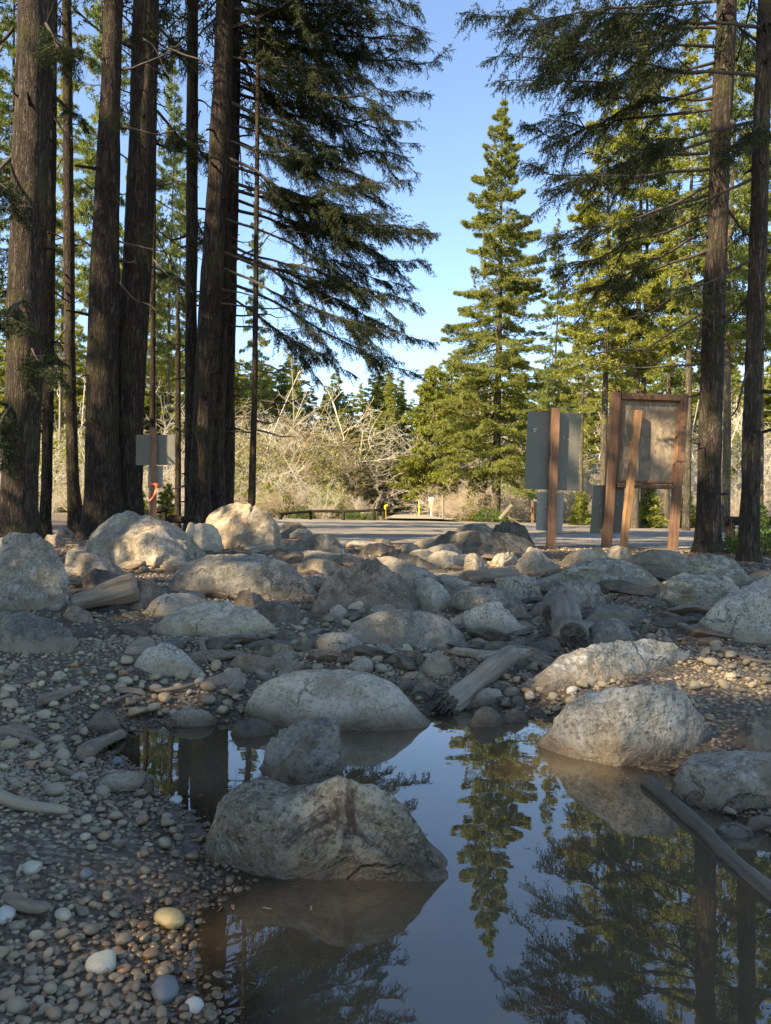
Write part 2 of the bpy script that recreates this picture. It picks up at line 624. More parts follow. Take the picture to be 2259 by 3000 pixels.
def water_mat():
    m, nt, bs = new_mat('muddy_water')
    k = N(nt)
    nt.nodes.remove(bs)
    out = nt.nodes['Material Output']
    p, _ = k.pos()
    at = k.node('ShaderNodeAttribute')
    at.attribute_name = 'depth'
    murk = k.node('ShaderNodeMapRange')
    k.set(murk.inputs[0], at.outputs['Fac'])
    murk.inputs[1].default_value = 0.0
    murk.inputs[2].default_value = .05
    murk.inputs[3].default_value = .25
    murk.inputs[4].default_value = 1.0
    h = k.math('ADD', k.noise(k.mapping(p, (1, 1, 1)), 5, 2, .5), k.math('MULTIPLY', k.noise(p, 21, 2, .5), .16))
    nrm = k.bump(h, .05, .008)
    silt = k.mix(k.ramp(k.noise(p, 1.6, 4, .6, .6), [(.35, 0.0), (.65, 1.0)]), (.066, .047, .027), (.095, .069, .04))
    dif = k.node('ShaderNodeBsdfDiffuse', Color=silt, Roughness=0.0)
    tr = k.node('ShaderNodeBsdfTransparent', Color=(.62, .52, .38, 1))
    mx = k.node('ShaderNodeMixShader')
    k.set(mx.inputs[0], murk.outputs[0])
    nt.links.new(tr.outputs[0], mx.inputs[1])
    nt.links.new(dif.outputs[0], mx.inputs[2])
    gl = k.node('ShaderNodeBsdfGlossy', Roughness=0.0)
    gl.inputs['Color'].default_value = (1, 1, 1, 1)
    nt.links.new(nrm, gl.inputs['Normal'])
    fr = k.node('ShaderNodeFresnel', IOR=1.85)
    nt.links.new(nrm, fr.inputs['Normal'])
    m2 = k.node('ShaderNodeMixShader')
    k.set(m2.inputs[0], fr.outputs[0])
    nt.links.new(mx.outputs[0], m2.inputs[1])
    nt.links.new(gl.outputs[0], m2.inputs[2])
    nt.links.new(m2.outputs[0], out.inputs['Surface'])
    return m


def bark_mat(name, c1, c2, moss=(.09, .085, .03), moss_amt=.25, scale=1.0):
    m, nt, bs = new_mat(name)
    k = N(nt)
    v = k.objvec(False)
    vs = k.mapping(v, (27 * scale, 27 * scale, 4.6 * scale))
    w = k.node('ShaderNodeVectorMath', operation='ADD')
    nt.links.new(vs, w.inputs[0])
    nz = k.node('ShaderNodeTexNoise', Vector=vs, Scale=1.2, Detail=3)
    nt.links.new(nz.outputs['Color'], w.inputs[1])
    edge = k.vor(w.outputs[0], 1.0, 'DISTANCE_TO_EDGE')
    fis = k.math('ABSOLUTE', k.math('SUBTRACT', k.noise(k.mapping(v, (15 * scale, 15 * scale, 2.1 * scale)), 1.0, 4, .6, .5), .5))
    fis2 = k.math('ABSOLUTE', k.math('SUBTRACT', k.noise(k.mapping(v, (28 * scale, 28 * scale, 5 * scale)), 1.0, 3, .6, .3), .5))
    ridge = k.math('MULTIPLY', k.ramp(fis, [(0, 0.0), (.09, 1.0)]), k.math('ADD', k.math('MULTIPLY', k.ramp(fis2, [(0, 0.0), (.06, 1.0)]), .6), .4))
    ridge = k.math('MULTIPLY', ridge, k.ramp(edge, [(0, .55), (.12, 1.0)]))
    n2 = k.noise(k.mapping(v, (30, 30, 9)), 1.5, 5, .65)
    col = k.mix(ridge, tuple(x * .32 for x in c1), k.mix(k.ramp(n2, [(.35, 0.0), (.65, 1.0)]), c1, c2))
    ms = k.math('MULTIPLY', k.ramp(k.noise(v, 1.7, 5, .65), [(.5, 0.0), (.62, 1.0)]), moss_amt)
    col = k.mix(ms, col, moss)
    nt.links.new(col, bs.inputs['Base Color'])
    bs.inputs['Roughness'].default_value = .92
    bs.inputs['Specular IOR Level'].default_value = .15
    h = k.math('ADD', ridge, k.math('MULTIPLY', n2, .5))
    nt.links.new(k.bump(h, 1.0, .03), bs.inputs['Normal'])
    return m


def leaf_mat(name, c1, c2, c3=None, transl=.25):
    m, nt, bs = new_mat(name)
    k = N(nt)
    g = k.node('ShaderNodeNewGeometry')
    tc = k.node('ShaderNodeTexCoord')
    n = k.noise(tc.outputs['Object'], 1.3, 3, .6)
    col = k.mix(k.ramp(n, [(.38, 0.0), (.62, 1.0)]), c1, c2)
    col = k.mix(k.math('MULTIPLY', g.outputs['Random Per Island'], .6), col, c3 or tuple(x * .5 for x in c1))
    oi = k.node('ShaderNodeObjectInfo')
    col = k.mix(k.math('MULTIPLY', oi.outputs['Random'], .3), col, c1)
    nt.links.new(col, bs.inputs['Base Color'])
    bs.inputs['Roughness'].default_value = .62
    bs.inputs['Specular IOR Level'].default_value = .25
    tl = k.node('ShaderNodeBsdfTranslucent')
    nt.links.new(k.mix(1.0, col, (1.1, 1.15, .55), 'MULTIPLY'), tl.inputs['Color'])
    mx = k.node('ShaderNodeMixShader')
    mx.inputs[0].default_value = transl
    nt.links.new(bs.outputs[0], mx.inputs[1])
    nt.links.new(tl.outputs[0], mx.inputs[2])
    nt.links.new(mx.outputs[0], nt.nodes['Material Output'].inputs['Surface'])
    return m


def wood_mat(name, c1, c2, dark=(.05, .03, .02), axis='Z', rough=.8, grain=26, dark_amt=.4):
    m, nt, bs = new_mat(name)
    k = N(nt)
    v = k.objvec()
    sc = {'Z': (1, 1, .07), 'X': (.07, 1, 1), 'Y': (1, .07, 1)}[axis]
    vs = k.mapping(v, sc)
    n = k.noise(vs, grain, 6, .65, .5)
    n2 = k.noise(v, 2.5, 4, .6)
    col = k.mix(k.ramp(n, [(.36, 0.0), (.64, 1.0)]), c1, c2)
    col = k.mix(k.math('MULTIPLY', k.ramp(n2, [(.48, 0.0), (.66, 1.0)]), dark_amt), col, dark)
    col = k.mix(k.ramp(k.noise(vs, grain * 2.3, 3), [(.35, .6), (.45, 0.0)]), col, dark)
    nt.links.new(col, bs.inputs['Base Color'])
    bs.inputs['Roughness'].default_value = rough
    nt.links.new(k.bump(n, .7, .008), bs.inputs['Normal'])
    return m


def plywood_mat():
    m, nt, bs = new_mat('weathered_plywood')
    k = N(nt)
    v = k.objvec(False)
    vs = k.mapping(v, (1, 1, .28))
    n = k.noise(vs, 2.6, 3, .5, 1.4)
    rings = k.math('FRACT', k.math('MULTIPLY', n, 11.0))
    line = k.ramp(rings, [(0, .0), (.12, 1.0), (.6, .6), (1, .15)])
    n2 = k.noise(v, 5.5, 5, .65)
    col = k.mix(line, (.15, .10, .058), (.32, .24, .155))
    col = k.mix(k.ramp(n2, [(.46, 0.0), (.62, .8)]), col, (.12, .085, .055))
    col = k.mix(k.ramp(k.noise(k.mapping(v, (1, 1, .05)), 30, 4), [(.4, .5), (.55, 0.0)]), col, (.2, .17, .14))
    nt.links.new(col, bs.inputs['Base Color'])
    bs.inputs['Roughness'].default_value = .8
    nt.links.new(k.bump(line, .3, .004), bs.inputs['Normal'])
    return m


def metal_mat(name, c, rough=.5, metallic=.35, streak=.35):
    m, nt, bs = new_mat(name)
    k = N(nt)
    v = k.objvec()
    n = k.noise(v, 4, 5, .65)
    n2 = k.noise(k.mapping(v, (1, 1, .15)), 14, 4, .6)
    col = k.mix(k.math('MULTIPLY', k.ramp(n, [(.4, 0.0), (.65, 1.0)]), streak), c, tuple(x * .6 for x in c))
    col = k.mix(k.ramp(n2, [(.6, 0.0), (.75, .35)]), col, (c[0] * 1.3, c[1] * 1.25, c[2] * 1.1))
    nt.links.new(col, bs.inputs['Base Color'])
    bs.inputs['Metallic'].default_value = metallic
    bs.inputs['Roughness'].default_value = rough
    return m


def plain_mat(name, c, rough=.6):
    m, nt, bs = new_mat(name)
    k = N(nt)
    v = k.objvec()
    n = k.noise(v, 12, 4, .6)
    nt.links.new(k.mix(k.ramp(n, [(.4, 0.0), (.7, .3)]), c, tuple(x * .6 for x in c)), bs.inputs['Base Color'])
    bs.inputs['Roughness'].default_value = rough
    return m


M_GROUND = ground_mat()
M_LOT = lot_mat('lot_gravel', (.21, .175, .132), (.36, .308, .24), (.125, .10, .074))
M_PATH = lot_mat('path_gravel', (.30, .26, .20), (.43, .38, .30), (.22, .19, .15))
M_WATER = water_mat()
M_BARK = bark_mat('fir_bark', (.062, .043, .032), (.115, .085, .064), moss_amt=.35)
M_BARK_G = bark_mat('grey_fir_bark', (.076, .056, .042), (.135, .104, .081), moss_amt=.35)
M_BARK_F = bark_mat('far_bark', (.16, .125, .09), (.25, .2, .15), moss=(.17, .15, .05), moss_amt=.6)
M_TWIG = plain_mat('dead_twig', (.05, .037, .028), .9)
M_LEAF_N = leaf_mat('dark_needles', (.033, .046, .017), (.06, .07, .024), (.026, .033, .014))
M_LEAF_M = leaf_mat('sunny_needles', (.23, .24, .05), (.34, .325, .08), (.14, .16, .035), .38)  # lit version of the needles: sunlight brightness put into the base colour
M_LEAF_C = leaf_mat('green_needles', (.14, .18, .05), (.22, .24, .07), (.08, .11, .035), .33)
M_LEAF_S = leaf_mat('bounce_needles', (.12, .14, .05), (.18, .19, .07), (.09, .11, .04), .42)  # unseen shading crowns, made paler and more translucent to brighten the shade
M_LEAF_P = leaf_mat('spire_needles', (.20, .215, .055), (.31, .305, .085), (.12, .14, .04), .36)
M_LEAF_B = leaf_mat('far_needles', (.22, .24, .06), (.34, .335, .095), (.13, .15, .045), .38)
M_BARE = plain_mat('bare_twigs', (.54, .47, .36), .9)
M_BARE2 = plain_mat('reddish_bare_twigs', (.47, .375, .265), .9)
M_BARE3 = plain_mat('mossy_limbs', (.25, .185, .09), .9)
M_FERN = leaf_mat('shrub_leaves', (.07, .12, .03), (.14, .19, .04), (.05, .07, .02), .3)
M_POST = wood_mat('stained_post', (.17, .08, .04), (.25, .125, .064), (.065, .033, .02))
M_POST_D = wood_mat('dark_timber', (.12, .057, .03), (.2, .10, .052), (.05, .027, .016))
M_BRACE = wood_mat('orange_timber', (.24, .115, .045), (.34, .18, .08), (.08, .04, .02), dark_amt=.25)
M_PLY = plywood_mat()
M_SIGN = metal_mat('sign_back', (.125, .115, .085), .5, .05)
M_SIGN_L = metal_mat('light_sign_back', (.25, .23, .19), .5, .05)
M_BOLT = metal_mat('bolt', (.7, .7, .68), .3, .8)
M_DRIFT = wood_mat('driftwood', (.15, .105, .068), (.27, .20, .135), (.06, .04, .026), axis='X', grain=30, dark_amt=.5)
M_LOGBARK = wood_mat('barkless_log', (.19, .14, .09), (.30, .235, .165), (.10, .07, .045), axis='X', grain=14, dark_amt=.5)
M_RIBBON = plain_mat('orange_tape', (.75, .12, .04), .45)
M_YELLOW = plain_mat('yellow_paint', (.75, .52, .05), .5)
M_WHITE = plain_mat('white_paint', (.75, .75, .74), .5)
M_PURPLE = plain_mat('maroon_paint', (.3, .05, .1), .5)
M_INK = plain_mat('grey_lettering', (.25, .25, .27), .6)


# ------------------------------------------------------------------ ground, lot, path, water
def grid_faces(nx, ny):
    i = np.arange(ny - 1)[:, None] * nx
    j = np.arange(nx - 1)[None]
    return np.stack([i + j, i + j + 1, i + nx + j + 1, i + nx + j], -1).reshape(-1, 4)


kk = 6.6
xs = 400 * np.sinh(kk * np.linspace(-1, 1, 441)) / math.sinh(kk)
ys = 2.0 + 420 * np.sinh(kk * np.linspace(-.78, 1, 400)) / math.sinh(kk)
X, Y = np.meshgrid(xs, ys)
Z = zg(X.ravel(), Y.ravel())
b = MB()
b.add(np.stack([X.ravel(), Y.ravel(), Z], 1), grid_faces(len(xs), len(ys)))
tag(b.build('ground', M_GROUND), 'dark gravelly soil strewn with boulders between pool and forest', 'ground', kind='structure')

# gravel lot
nx, ny = 90, 80
b = MB()
tx, ty = np.meshgrid(np.linspace(0, 1, nx), np.linspace(0, 1, ny))
yy = 13.2 + ty * 33.3
wob = 0.5 * np.sin(yy * .9) + .3 * np.sin(yy * 2.3)
xl = np.interp(yy, [13, 18, 25, 46.6], [-0.6, -3.2, -4.6, -6.5]) + wob * .4
xr = np.interp(yy, [13, 30, 46.6], [8.5, 24, 40]) + wob
xx = xl + tx * (xr - xl)
yf = yy + (1 - ty) * (.35 * np.sin(xx * 1.7) + .2 * np.sin(xx * 4.1)) + ty * .5 * np.sin(xx * .8)
zz = zg(xx.ravel(), yf.ravel()) + .012 + .03 * fbm(np.stack([xx.ravel() * .8, yf.ravel() * .8, 0 * xx.ravel()], 1), 3, 3).clip(-.3, 1)
edge = (np.minimum(np.minimum(tx, 1 - tx) * nx, np.minimum(ty, 1 - ty) * ny) < .5).ravel()
zz = np.where(edge, zz - .06, zz)
b.add(np.stack([xx.ravel(), yf.ravel(), zz], 1), grid_faces(nx, ny))
tag(b.build('gravel_lot', M_LOT), 'grey gravel parking area beyond the boulders', 'gravel lot', kind='structure')

# gravel path running into the forest
pl = [(46.2, 826, 1000), (52, 838, 960), (60, 852, 930), (80, 864, 910), (110, 872, 902), (150, 876, 898)]
b = MB()
V = []
for yv in np.linspace(46.2, 150, 60):
    ul, ur = np.interp(yv, [p[0] for p in pl], [p[1] for p in pl]), np.interp(yv, [p[0] for p in pl], [p[2] for p in pl])
    for t in np.linspace(0, 1, 12):
        x = ((ul + t * (ur - ul)) - 833) / F * yv
        e = -.05 if t in (0, 1) else 0
        V.append((x + .15 * math.sin(yv * 1.3), yv, ground_z(x, yv) + .16 + 2 * e))
b.add(V, grid_faces(12, 60))
tag(b.build('gravel_path', M_PATH), 'pale sunlit gravel path running into the forest', 'path', kind='structure')

# pool
X, Y = np.meshgrid(np.linspace(-2.6, 2.6, 260), np.linspace(.75, 3.5, 150))
b = MB()
b.add(np.stack([X.ravel(), Y.ravel(), np.zeros(X.size)], 1), grid_faces(260, 150))
pool = b.build('water', M_WATER)
dep = np.maximum(-zg(X.ravel(), Y.ravel()), 0)
at = pool.data.attributes.new('depth', 'FLOAT', 'POINT')
at.data.foreach_set('value', dep.astype(np.float32))
tag(pool, 'still muddy rain pool reflecting trees and sky', 'pool', kind='structure')
# keep only the part near the pool outline (the rest would lie under the bank)
# shallow puddle on the lot
b = MB()
c = gp(1225, 1152)
th = np.linspace(0, 2 * np.pi, 48, endpoint=False)
rr = 1 + .18 * np.sin(3 * th + 1) + .1 * np.sin(7 * th)
pz = ground_z(c[0], c[1]) + .055
ring = np.stack([c[0] + 1.0 * rr * np.cos(th), c[1] + .55 * rr * np.sin(th), np.full(48, pz)], 1)
b.add(np.vstack([ring, [[c[0], c[1], pz]]]), [(i, (i + 1) % 48, 48) for i in range(48)])
pud = b.build('puddle_water', M_WATER)
a2 = pud.data.attributes.new('depth', 'FLOAT', 'POINT')
a2.data.foreach_set('value', np.full(49, .05, np.float32))
tag(pud, 'small shallow puddle on the gravel lot behind the signs', 'puddle', kind='structure')

# ------------------------------------------------------------------ boulders
_ico = {}


def ico(sub):
    if sub not in _ico:
        import bmesh
        bm = bmesh.new()
        bmesh.ops.create_icosphere(bm, subdivisions=sub, radius=1)
        bm.verts.ensure_lookup_table()
        _ico[sub] = (np.array([v.co[:] for v in bm.verts]), np.array([[v.index for v in f.verts] for f in bm.faces]))
        bm.free()
    return _ico[sub]


FOOT = []       # boulder footprints (x, y, a, b) so that pebbles stay out of them
ROCKTOP = []


def boulder(label, out, vb, mat, ratio=.75, ang=0.0, sub=5, noise=.10, seed=None, name='boulder', cat='boulder', group=None, cracks=(), pw=1.0, ub=None):
    seed = seed if seed is not None else len(FOOT) * 7 + 3
    rg = np.random.default_rng(seed)
    out = np.array(out, float)
    um = (out[0, 0] + out[-1, 0]) / 2 if ub is None else ub
    G = gp(um, vb, True)
    e = G - CAM
    e[2] = 0
    dist = np.linalg.norm(e)
    e /= dist
    bdep = (out[-1, 0] - out[0, 0]) / 2 * G[1] / F * ratio
    GL, GR = gp(*out[0], True), gp(*out[-1], True)
    for _ in range(3):
        C = G + e * bdep
        dc = C[1]
        sl_, sr_ = (float(np.clip(q[1] - dc, -1.1 * bdep, 1.5 * bdep)) for q in (GL, GR))
        P = np.array([px(u, v, dc + np.interp(u, [out[0, 0], um, out[-1, 0]], [sl_, 0, sr_])) for u, v in out])
        zb = max(ground_z(C[0], C[1]), -.01) - .015
        zs = P[:, 2] - zb
        hm = max(zs.max(), .03)
        th = math.atan2(CAM[2] - (zb + hm * .6), dist + bdep)
        lim = .72 * hm * math.cos(th) / max(math.sin(th), .02)
        if bdep > lim:
            bdep = lim
    x0, x1 = P[0, 0], P[-1, 0]
    a = (x1 - x0) / 2
    xm = (x0 + x1) / 2
    hs = np.sqrt(np.maximum(np.maximum(zs, .0) ** 2 - (bdep * math.tan(th)) ** 2 * (np.maximum(zs, 0) / hm) ** 2, 1e-5))
    xi = np.linspace(x0, x1, 60)
    hi = np.interp(xi, P[:, 0], hs)
    if ang < .35:
        ker = np.array([1, 2, 3, 2, 1.]) / 9
        hi = np.convolve(np.pad(hi, 2, 'edge'), ker, 'valid')
    s, faces = ico(sub)
    s = s.copy()
    # planar cuts give facets
    nc = int(5 + 9 * ang)
    for i in range(nc):
        n = rg.normal(size=3)
        n[2] = abs(n[2]) * .6
        n[1] -= .5
        n /= np.linalg.norm(n)
        d = rg.uniform(.66, .93) - .14 * ang
        t = np.maximum(s @ n - d, 0)
        s = s - t[:, None] * n * min(.68 + .35 * ang, .97)
    if pw != 1:
        s[:, 1] = np.sign(s[:, 1]) * np.abs(s[:, 1]) ** pw
    sx = np.clip(s[:, 0], -1, 1)
    prof = np.interp(xm + sx * a, xi, hi)
    up = s[:, 2] / np.sqrt(np.maximum(1 - sx ** 2, .012))
    z = np.where(s[:, 2] > 0, np.clip(up, 0, 1.05) * prof, s[:, 2] * min(.6 * bdep, .25) - .01)
    L = np.stack([(xm - C[0]) + sx * a, s[:, 1] * bdep + np.interp(sx, [-1, 0, 1], [sl_, 0, sr_]) * (1 - .35 * np.abs(s[:, 1])), z], 1)
    V = np.stack([L[:, 0] + e[0] * L[:, 1], e[1] * L[:, 1], L[:, 2]], 1)
    # rough surface
    cen = np.array([xm - C[0], 0, -.1 * hm])
    dirn = norm(V - cen)
    size = (a * bdep * hm) ** (1 / 3)
    q = V / size + seed * 3.1
    n1 = fbm(q * 1.3, 3, seed)
    n2 = fbm(q * 3.7, 4, seed + 5)
    rid = 1 - np.abs(fbm(q * 2.2, 3, seed + 9)) * 2
    n3 = fbm(q * 13, 3, seed + 12)
    axs = norm(rg.normal(size=3) + np.array([0, 0, 1.2]))
    lay_ = (q @ axs) * 3.1 + .5 * n1
    step_ = np.abs((lay_ % 1.0) - .5) * 2
    step_ = np.clip(step_ * 3 - .6, 0, 1)
    disp = size * noise * ((.22 + .3 * ang) * (step_ - .5) * np.clip(.6 + n2, 0, 1.2) + .6 * n1 + .6 * n2 + .26 * n3 + (.15 + ang * .5) * (rid - .5))
    for (cu, w, dp, tilt) in cracks:
        cx = px(cu, 1106, dc)[0] - C[0]
        dd = np.abs(V[:, 0] - cx - tilt * V[:, 2] + .04 * size * n2)
        disp = disp - dp * np.exp(-(dd / w) ** 2) * np.clip((V[:, 2]) / hm * 3 - .9, 0, 1)
    V = V + dirn * disp[:, None]
    W = V + np.array([C[0], C[1], zb])

    def proj(w):
        r_ = w - CAM
        return 833 + F * (r_ @ RX) / r_[:, 1], 1106 - F * (r_ @ UX) / r_[:, 1]
    for _ in range(3):
        W = V + np.array([C[0], C[1], zb])
        vis_ = V[:, 2] > .01
        pu, pv = proj(W)
        lo_, hi_ = pu[vis_].min(), pu[vis_].max()
        kx = (out[-1, 0] - out[0, 0]) / max(hi_ - lo_, 1)
        kx = float(np.clip(kx, .8, 1.35))
        mid = (lo_ + hi_) / 2
        shift = ((out[0, 0] + out[-1, 0]) / 2 - mid) / F * C[1]
        xc_ = (mid - 833) / F * C[1] - C[0]
        V[:, 0] = xc_ + (V[:, 0] - xc_) * kx + shift
        W = V + np.array([C[0], C[1], zb])
        pu, pv = proj(W)
        # column by column, bring the top edge to the measured outline
        nbin = 26
        ub_ = np.linspace(out[0, 0], out[-1, 0], nbin + 1)
        cb_ = (ub_[1:] + ub_[:-1]) / 2
        kz = np.ones(nbin)
        idx = np.clip(np.digitize(pu, ub_) - 1, 0, nbin - 1)
        for q_ in range(nbin):
            sel = np.nonzero((idx == q_) & vis_)[0]
            if not len(sel): continue
            it = sel[np.argmin(pv[sel])]
            dv = (pv[it] - np.interp(cb_[q_], out[:, 0], out[:, 1])) / F * W[it, 1]
            kz[q_] = np.clip((V[it, 2] + dv) / max(V[it, 2], .02), .6, 1.45)
        kz[:4] = np.minimum(kz[:4], 1.05)
        kz[-4:] = np.minimum(kz[-4:], 1.05)
        kz = np.convolve(np.pad(kz, 3, 'edge'), np.array([1, 2, 3, 4, 3, 2, 1]) / 16, 'valid')
        kk_ = np.interp(pu, cb_, kz)
        V[:, 2] = np.where(V[:, 2] > 0, V[:, 2] * kk_, V[:, 2])
    mb = MB()
    mb.add(V, faces)
    o = mb.build(name, ROCK[mat] if isinstance(mat, str) else mat)
    o.location = (C[0], C[1], zb)
    tag(o, label, cat, group)
    FOOT.append((C[0] + xm - C[0], C[1], a, bdep))
    return o


B = boulder
# ---- left and far left
B('large grey angular boulder at the left picture edge with a flat slanting face', [(-110, 1250), (-60, 1180), (0, 1160), (30, 1148), (90, 1155), (130, 1188), (150, 1240), (163, 1300), (160, 1316)], 1320, 'grey', .8, .7, 6)
B('broad low blue grey slab below the big angular boulder at the left edge', [(-90, 1360), (-40, 1325), (40, 1318), (100, 1333), (150, 1355), (172, 1390), (170, 1410)], 1418, 'blue', .7, .3, 5)
B('wide grey boulder with a sloping ridge in front of the left sign post', [(172, 1185), (185, 1155), (205, 1138), (235, 1118), (255, 1104), (290, 1106), (330, 1115), (370, 1127), (410, 1150), (438, 1182), (450, 1200)], 1226, 'grey', .75, .55, 6)
B('pale cream boulder between the ridged grey boulder and the cracked boulder', [(385, 1150), (395, 1131), (450, 1130), (470, 1140), (484, 1160), (486, 1188)], 1193, 'pale', .7, .4)
B('pale stone block peeping over the left shoulder of the ridged grey boulder', [(214, 1125), (222, 1112), (236, 1109), (258, 1112)], 1130, 'pale', .8, .4, 4, name='rock', cat='rock')
B('flat pale slab at the foot of the left sign post', [(310, 1122), (325, 1113), (350, 1114), (364, 1122)], 1128, 'pale', .8, .3, 4, name='rock', cat='rock')
B('small pointed grey stone beside the thin trunks on the left', [(118, 1152), (132, 1134), (145, 1139), (164, 1153)], 1156, 'grey', .8, .7, 4, name='rock', cat='rock')
B('brown stone half hidden behind the big angular boulder at left', [(92, 1170), (100, 1156), (125, 1155), (140, 1168), (142, 1178)], 1182, 'tan', .8, .3, 4, name='rock', cat='rock')
B('flat dark stone left of the ridged grey boulder', [(150, 1188), (168, 1175), (200, 1172), (232, 1183), (240, 1192)], 1197, 'dark', .8, .5, 4, name='rock', cat='rock')
B('big rounded boulder with a black vertical crack at the edge of the lot', [(437, 1135), (448, 1112), (470, 1098), (500, 1086), (545, 1089), (575, 1098), (594, 1115), (606, 1145), (620, 1175), (618, 1186)], 1189, 'tan', .8, .3, 6, cracks=((520, .012, .05, .02),), noise=.07)
B('long sloping grey slab behind the driftwood chunk', [(138, 1200), (150, 1184), (200, 1195), (245, 1213), (272, 1235), (280, 1246)], 1250, 'grey', .8, .35)
B('dark purplish stone directly behind the driftwood chunk', [(170, 1270), (182, 1238), (205, 1228), (235, 1232), (262, 1244), (278, 1262)], 1284, 'purple', .8, .6)
B('purplish brown rock right of the driftwood chunk', [(232, 1300), (262, 1262), (290, 1246), (330, 1252), (358, 1275), (373, 1296)], 1322, 'purple', .8, .4)
B('small grey stone below the driftwood chunk', [(136, 1328), (145, 1312), (165, 1308), (195, 1322), (204, 1336)], 1343, 'grey', .8, .4, 4, name='rock', cat='rock')
B('long bluish boulder with white speckle, widest of the middle row', [(358, 1268), (372, 1235), (410, 1208), (470, 1196), (530, 1197), (600, 1203), (640, 1225), (672, 1255), (695, 1286)], 1292, 'blue', .62, .25, 6, noise=.08)
B('purplish angular boulder with jagged front in the middle of the rocks', [(673, 1325), (680, 1285), (708, 1242), (770, 1212), (808, 1203), (850, 1230), (890, 1262), (909, 1295), (910, 1315)], 1324, 'purple', .7, .8, 6)
B('rounded salt and pepper boulder right of the purplish angular boulder', [(893, 1300), (898, 1262), (915, 1248), (930, 1247), (955, 1262), (976, 1290), (979, 1312)], 1320, 'white', .8, .15)
B('pale slab tucked behind the larger pale slab at centre left', [(303, 1327), (330, 1295), (360, 1281), (410, 1281), (452, 1299)], 1332, 'pale', .8, .4)
B('wide pale slab with a broken lower edge at centre left', [(318, 1356), (360, 1325), (420, 1301), (475, 1295), (520, 1305), (565, 1322), (594, 1345), (602, 1372)], 1388, 'pale', .7, .5, 6, cracks=((490, .012, .02, .2),))
B('small brown blocky stone under the long bluish boulder', [(500, 1302), (512, 1278), (530, 1274), (560, 1283), (578, 1298), (578, 1308)], 1320, 'brown', .8, .8, name='rock', cat='rock')
B('dark purplish stone between the pale slab and the purplish boulder', [(552, 1325), (575, 1298), (615, 1297), (645, 1308), (658, 1322)], 1345, 'purple', .8, .5)
B('pale pointed stone leaning on the front of the purplish boulder', [(702, 1338), (715, 1315), (732, 1304), (750, 1318), (758, 1332)], 1342, 'pale', .8, .8, 4, name='rock', cat='rock')
B('squarish pale stone leaning on the front of the purplish boulder', [(745, 1328), (752, 1308), (780, 1297), (790, 1308), (793, 1328)], 1334, 'pale', .8, .8, 4, name='rock', cat='rock')
B('long low pale stone above the smooth blue slab', [(786, 1328), (805, 1310), (838, 1303), (862, 1312), (866, 1322)], 1330, 'pale', .8, .3, 4, name='rock', cat='rock')
B('smooth dark blue slab at the centre of the gravel', [(740, 1362), (775, 1335), (820, 1320), (870, 1315), (930, 1320), (972, 1337), (1000, 1362), (1008, 1384)], 1396, 'blue', .7, .3, 6, noise=.07)
B('small white speckled rounded stone below the smooth blue slab', [(680, 1385), (695, 1370), (725, 1364), (758, 1368), (782, 1388), (790, 1402)], 1414, 'white', .85, .2)
B('dark grey stone, upper one of the heap right of the pale slab', [(588, 1382), (600, 1366), (625, 1361), (645, 1372), (648, 1388)], 1393, 'dark', .8, .6, 4, name='rock', cat='rock')
B('dark grey stone on the right of the heap beside the pale slab', [(630, 1396), (640, 1378), (660, 1374), (674, 1388), (674, 1402)], 1407, 'dark', .8, .6, 4, name='rock', cat='rock')
B('squared dark grey stone at the foot of the heap right of the pale slab', [(556, 1424), (562, 1398), (580, 1388), (625, 1390), (644, 1402), (647, 1424)], 1432, 'dark', .8, .8, name='rock', cat='rock')
B('reddish brown flat stone below the squared dark grey stone', [(495, 1432), (505, 1414), (540, 1414), (585, 1420), (607, 1426), (600, 1440)], 1454, 'brown', .8, .6, name='rock', cat='rock')
B('bluish flat stone half buried left of the squared dark grey stone', [(460, 1420), (480, 1408), (515, 1405), (545, 1418)], 1428, 'blue', .8, .4, 4, name='rock', cat='rock')
B('long grey brown stone with a raised end above the pool', [(430, 1478), (448, 1463), (490, 1450), (510, 1440), (530, 1447), (537, 1470)], 1486, 'grey', .7, .6, name='rock', cat='rock')
B('pale triangular boulder standing in the pebbles left of the thin twigs', [(283, 1436), (310, 1405), (345, 1390), (368, 1388), (400, 1410), (430, 1436), (440, 1456)], 1462, 'white', .75, .35)
B('nearly buried pale slab above the triangular boulder', [(258, 1418), (285, 1388), (315, 1375), (335, 1380), (340, 1396)], 1420, 'pale', .8, .3, 4, name='rock', cat='rock')
# ---- by the pool
B('large smooth pale boulder on the far shore at the centre of the pool', [(527, 1535), (535, 1503), (560, 1478), (605, 1456), (660, 1446), (730, 1445), (800, 1452), (855, 1475), (900, 1518), (924, 1548), (930, 1562)], 1577, 'pale', .55, .1, 6, noise=.05)
B('two lumped brown grey rock standing in the pool', [(553, 1672), (558, 1634), (585, 1590), (635, 1562), (680, 1549), (730, 1552), (754, 1568), (763, 1600), (756, 1640), (745, 1672)], 1692, 'grey', .8, .35, 6, noise=.11)
B('big foreground boulder mottled with white lichen at the pool edge', [(437, 1830), (446, 1780), (475, 1722), (515, 1688), (550, 1678), (600, 1682), (640, 1700), (680, 1685), (730, 1676), (800, 1690), (865, 1722), (915, 1782), (958, 1835), (974, 1885)], 1918, 'lichen', .7, .3, 6, noise=.10)
B('small grey wedge of rock rising from the pool below the log', [(1008, 1568), (1025, 1543), (1045, 1525), (1062, 1530), (1085, 1548), (1096, 1562)], 1574, 'purple', .8, .7, 4, name='rock', cat='rock')
B('small pinkish stone at the water edge beside the grey wedge', [(1078, 1556), (1095, 1537), (1115, 1530), (1135, 1541), (1145, 1553)], 1562, 'purple', .8, .4, 4, name='rock', cat='rock')
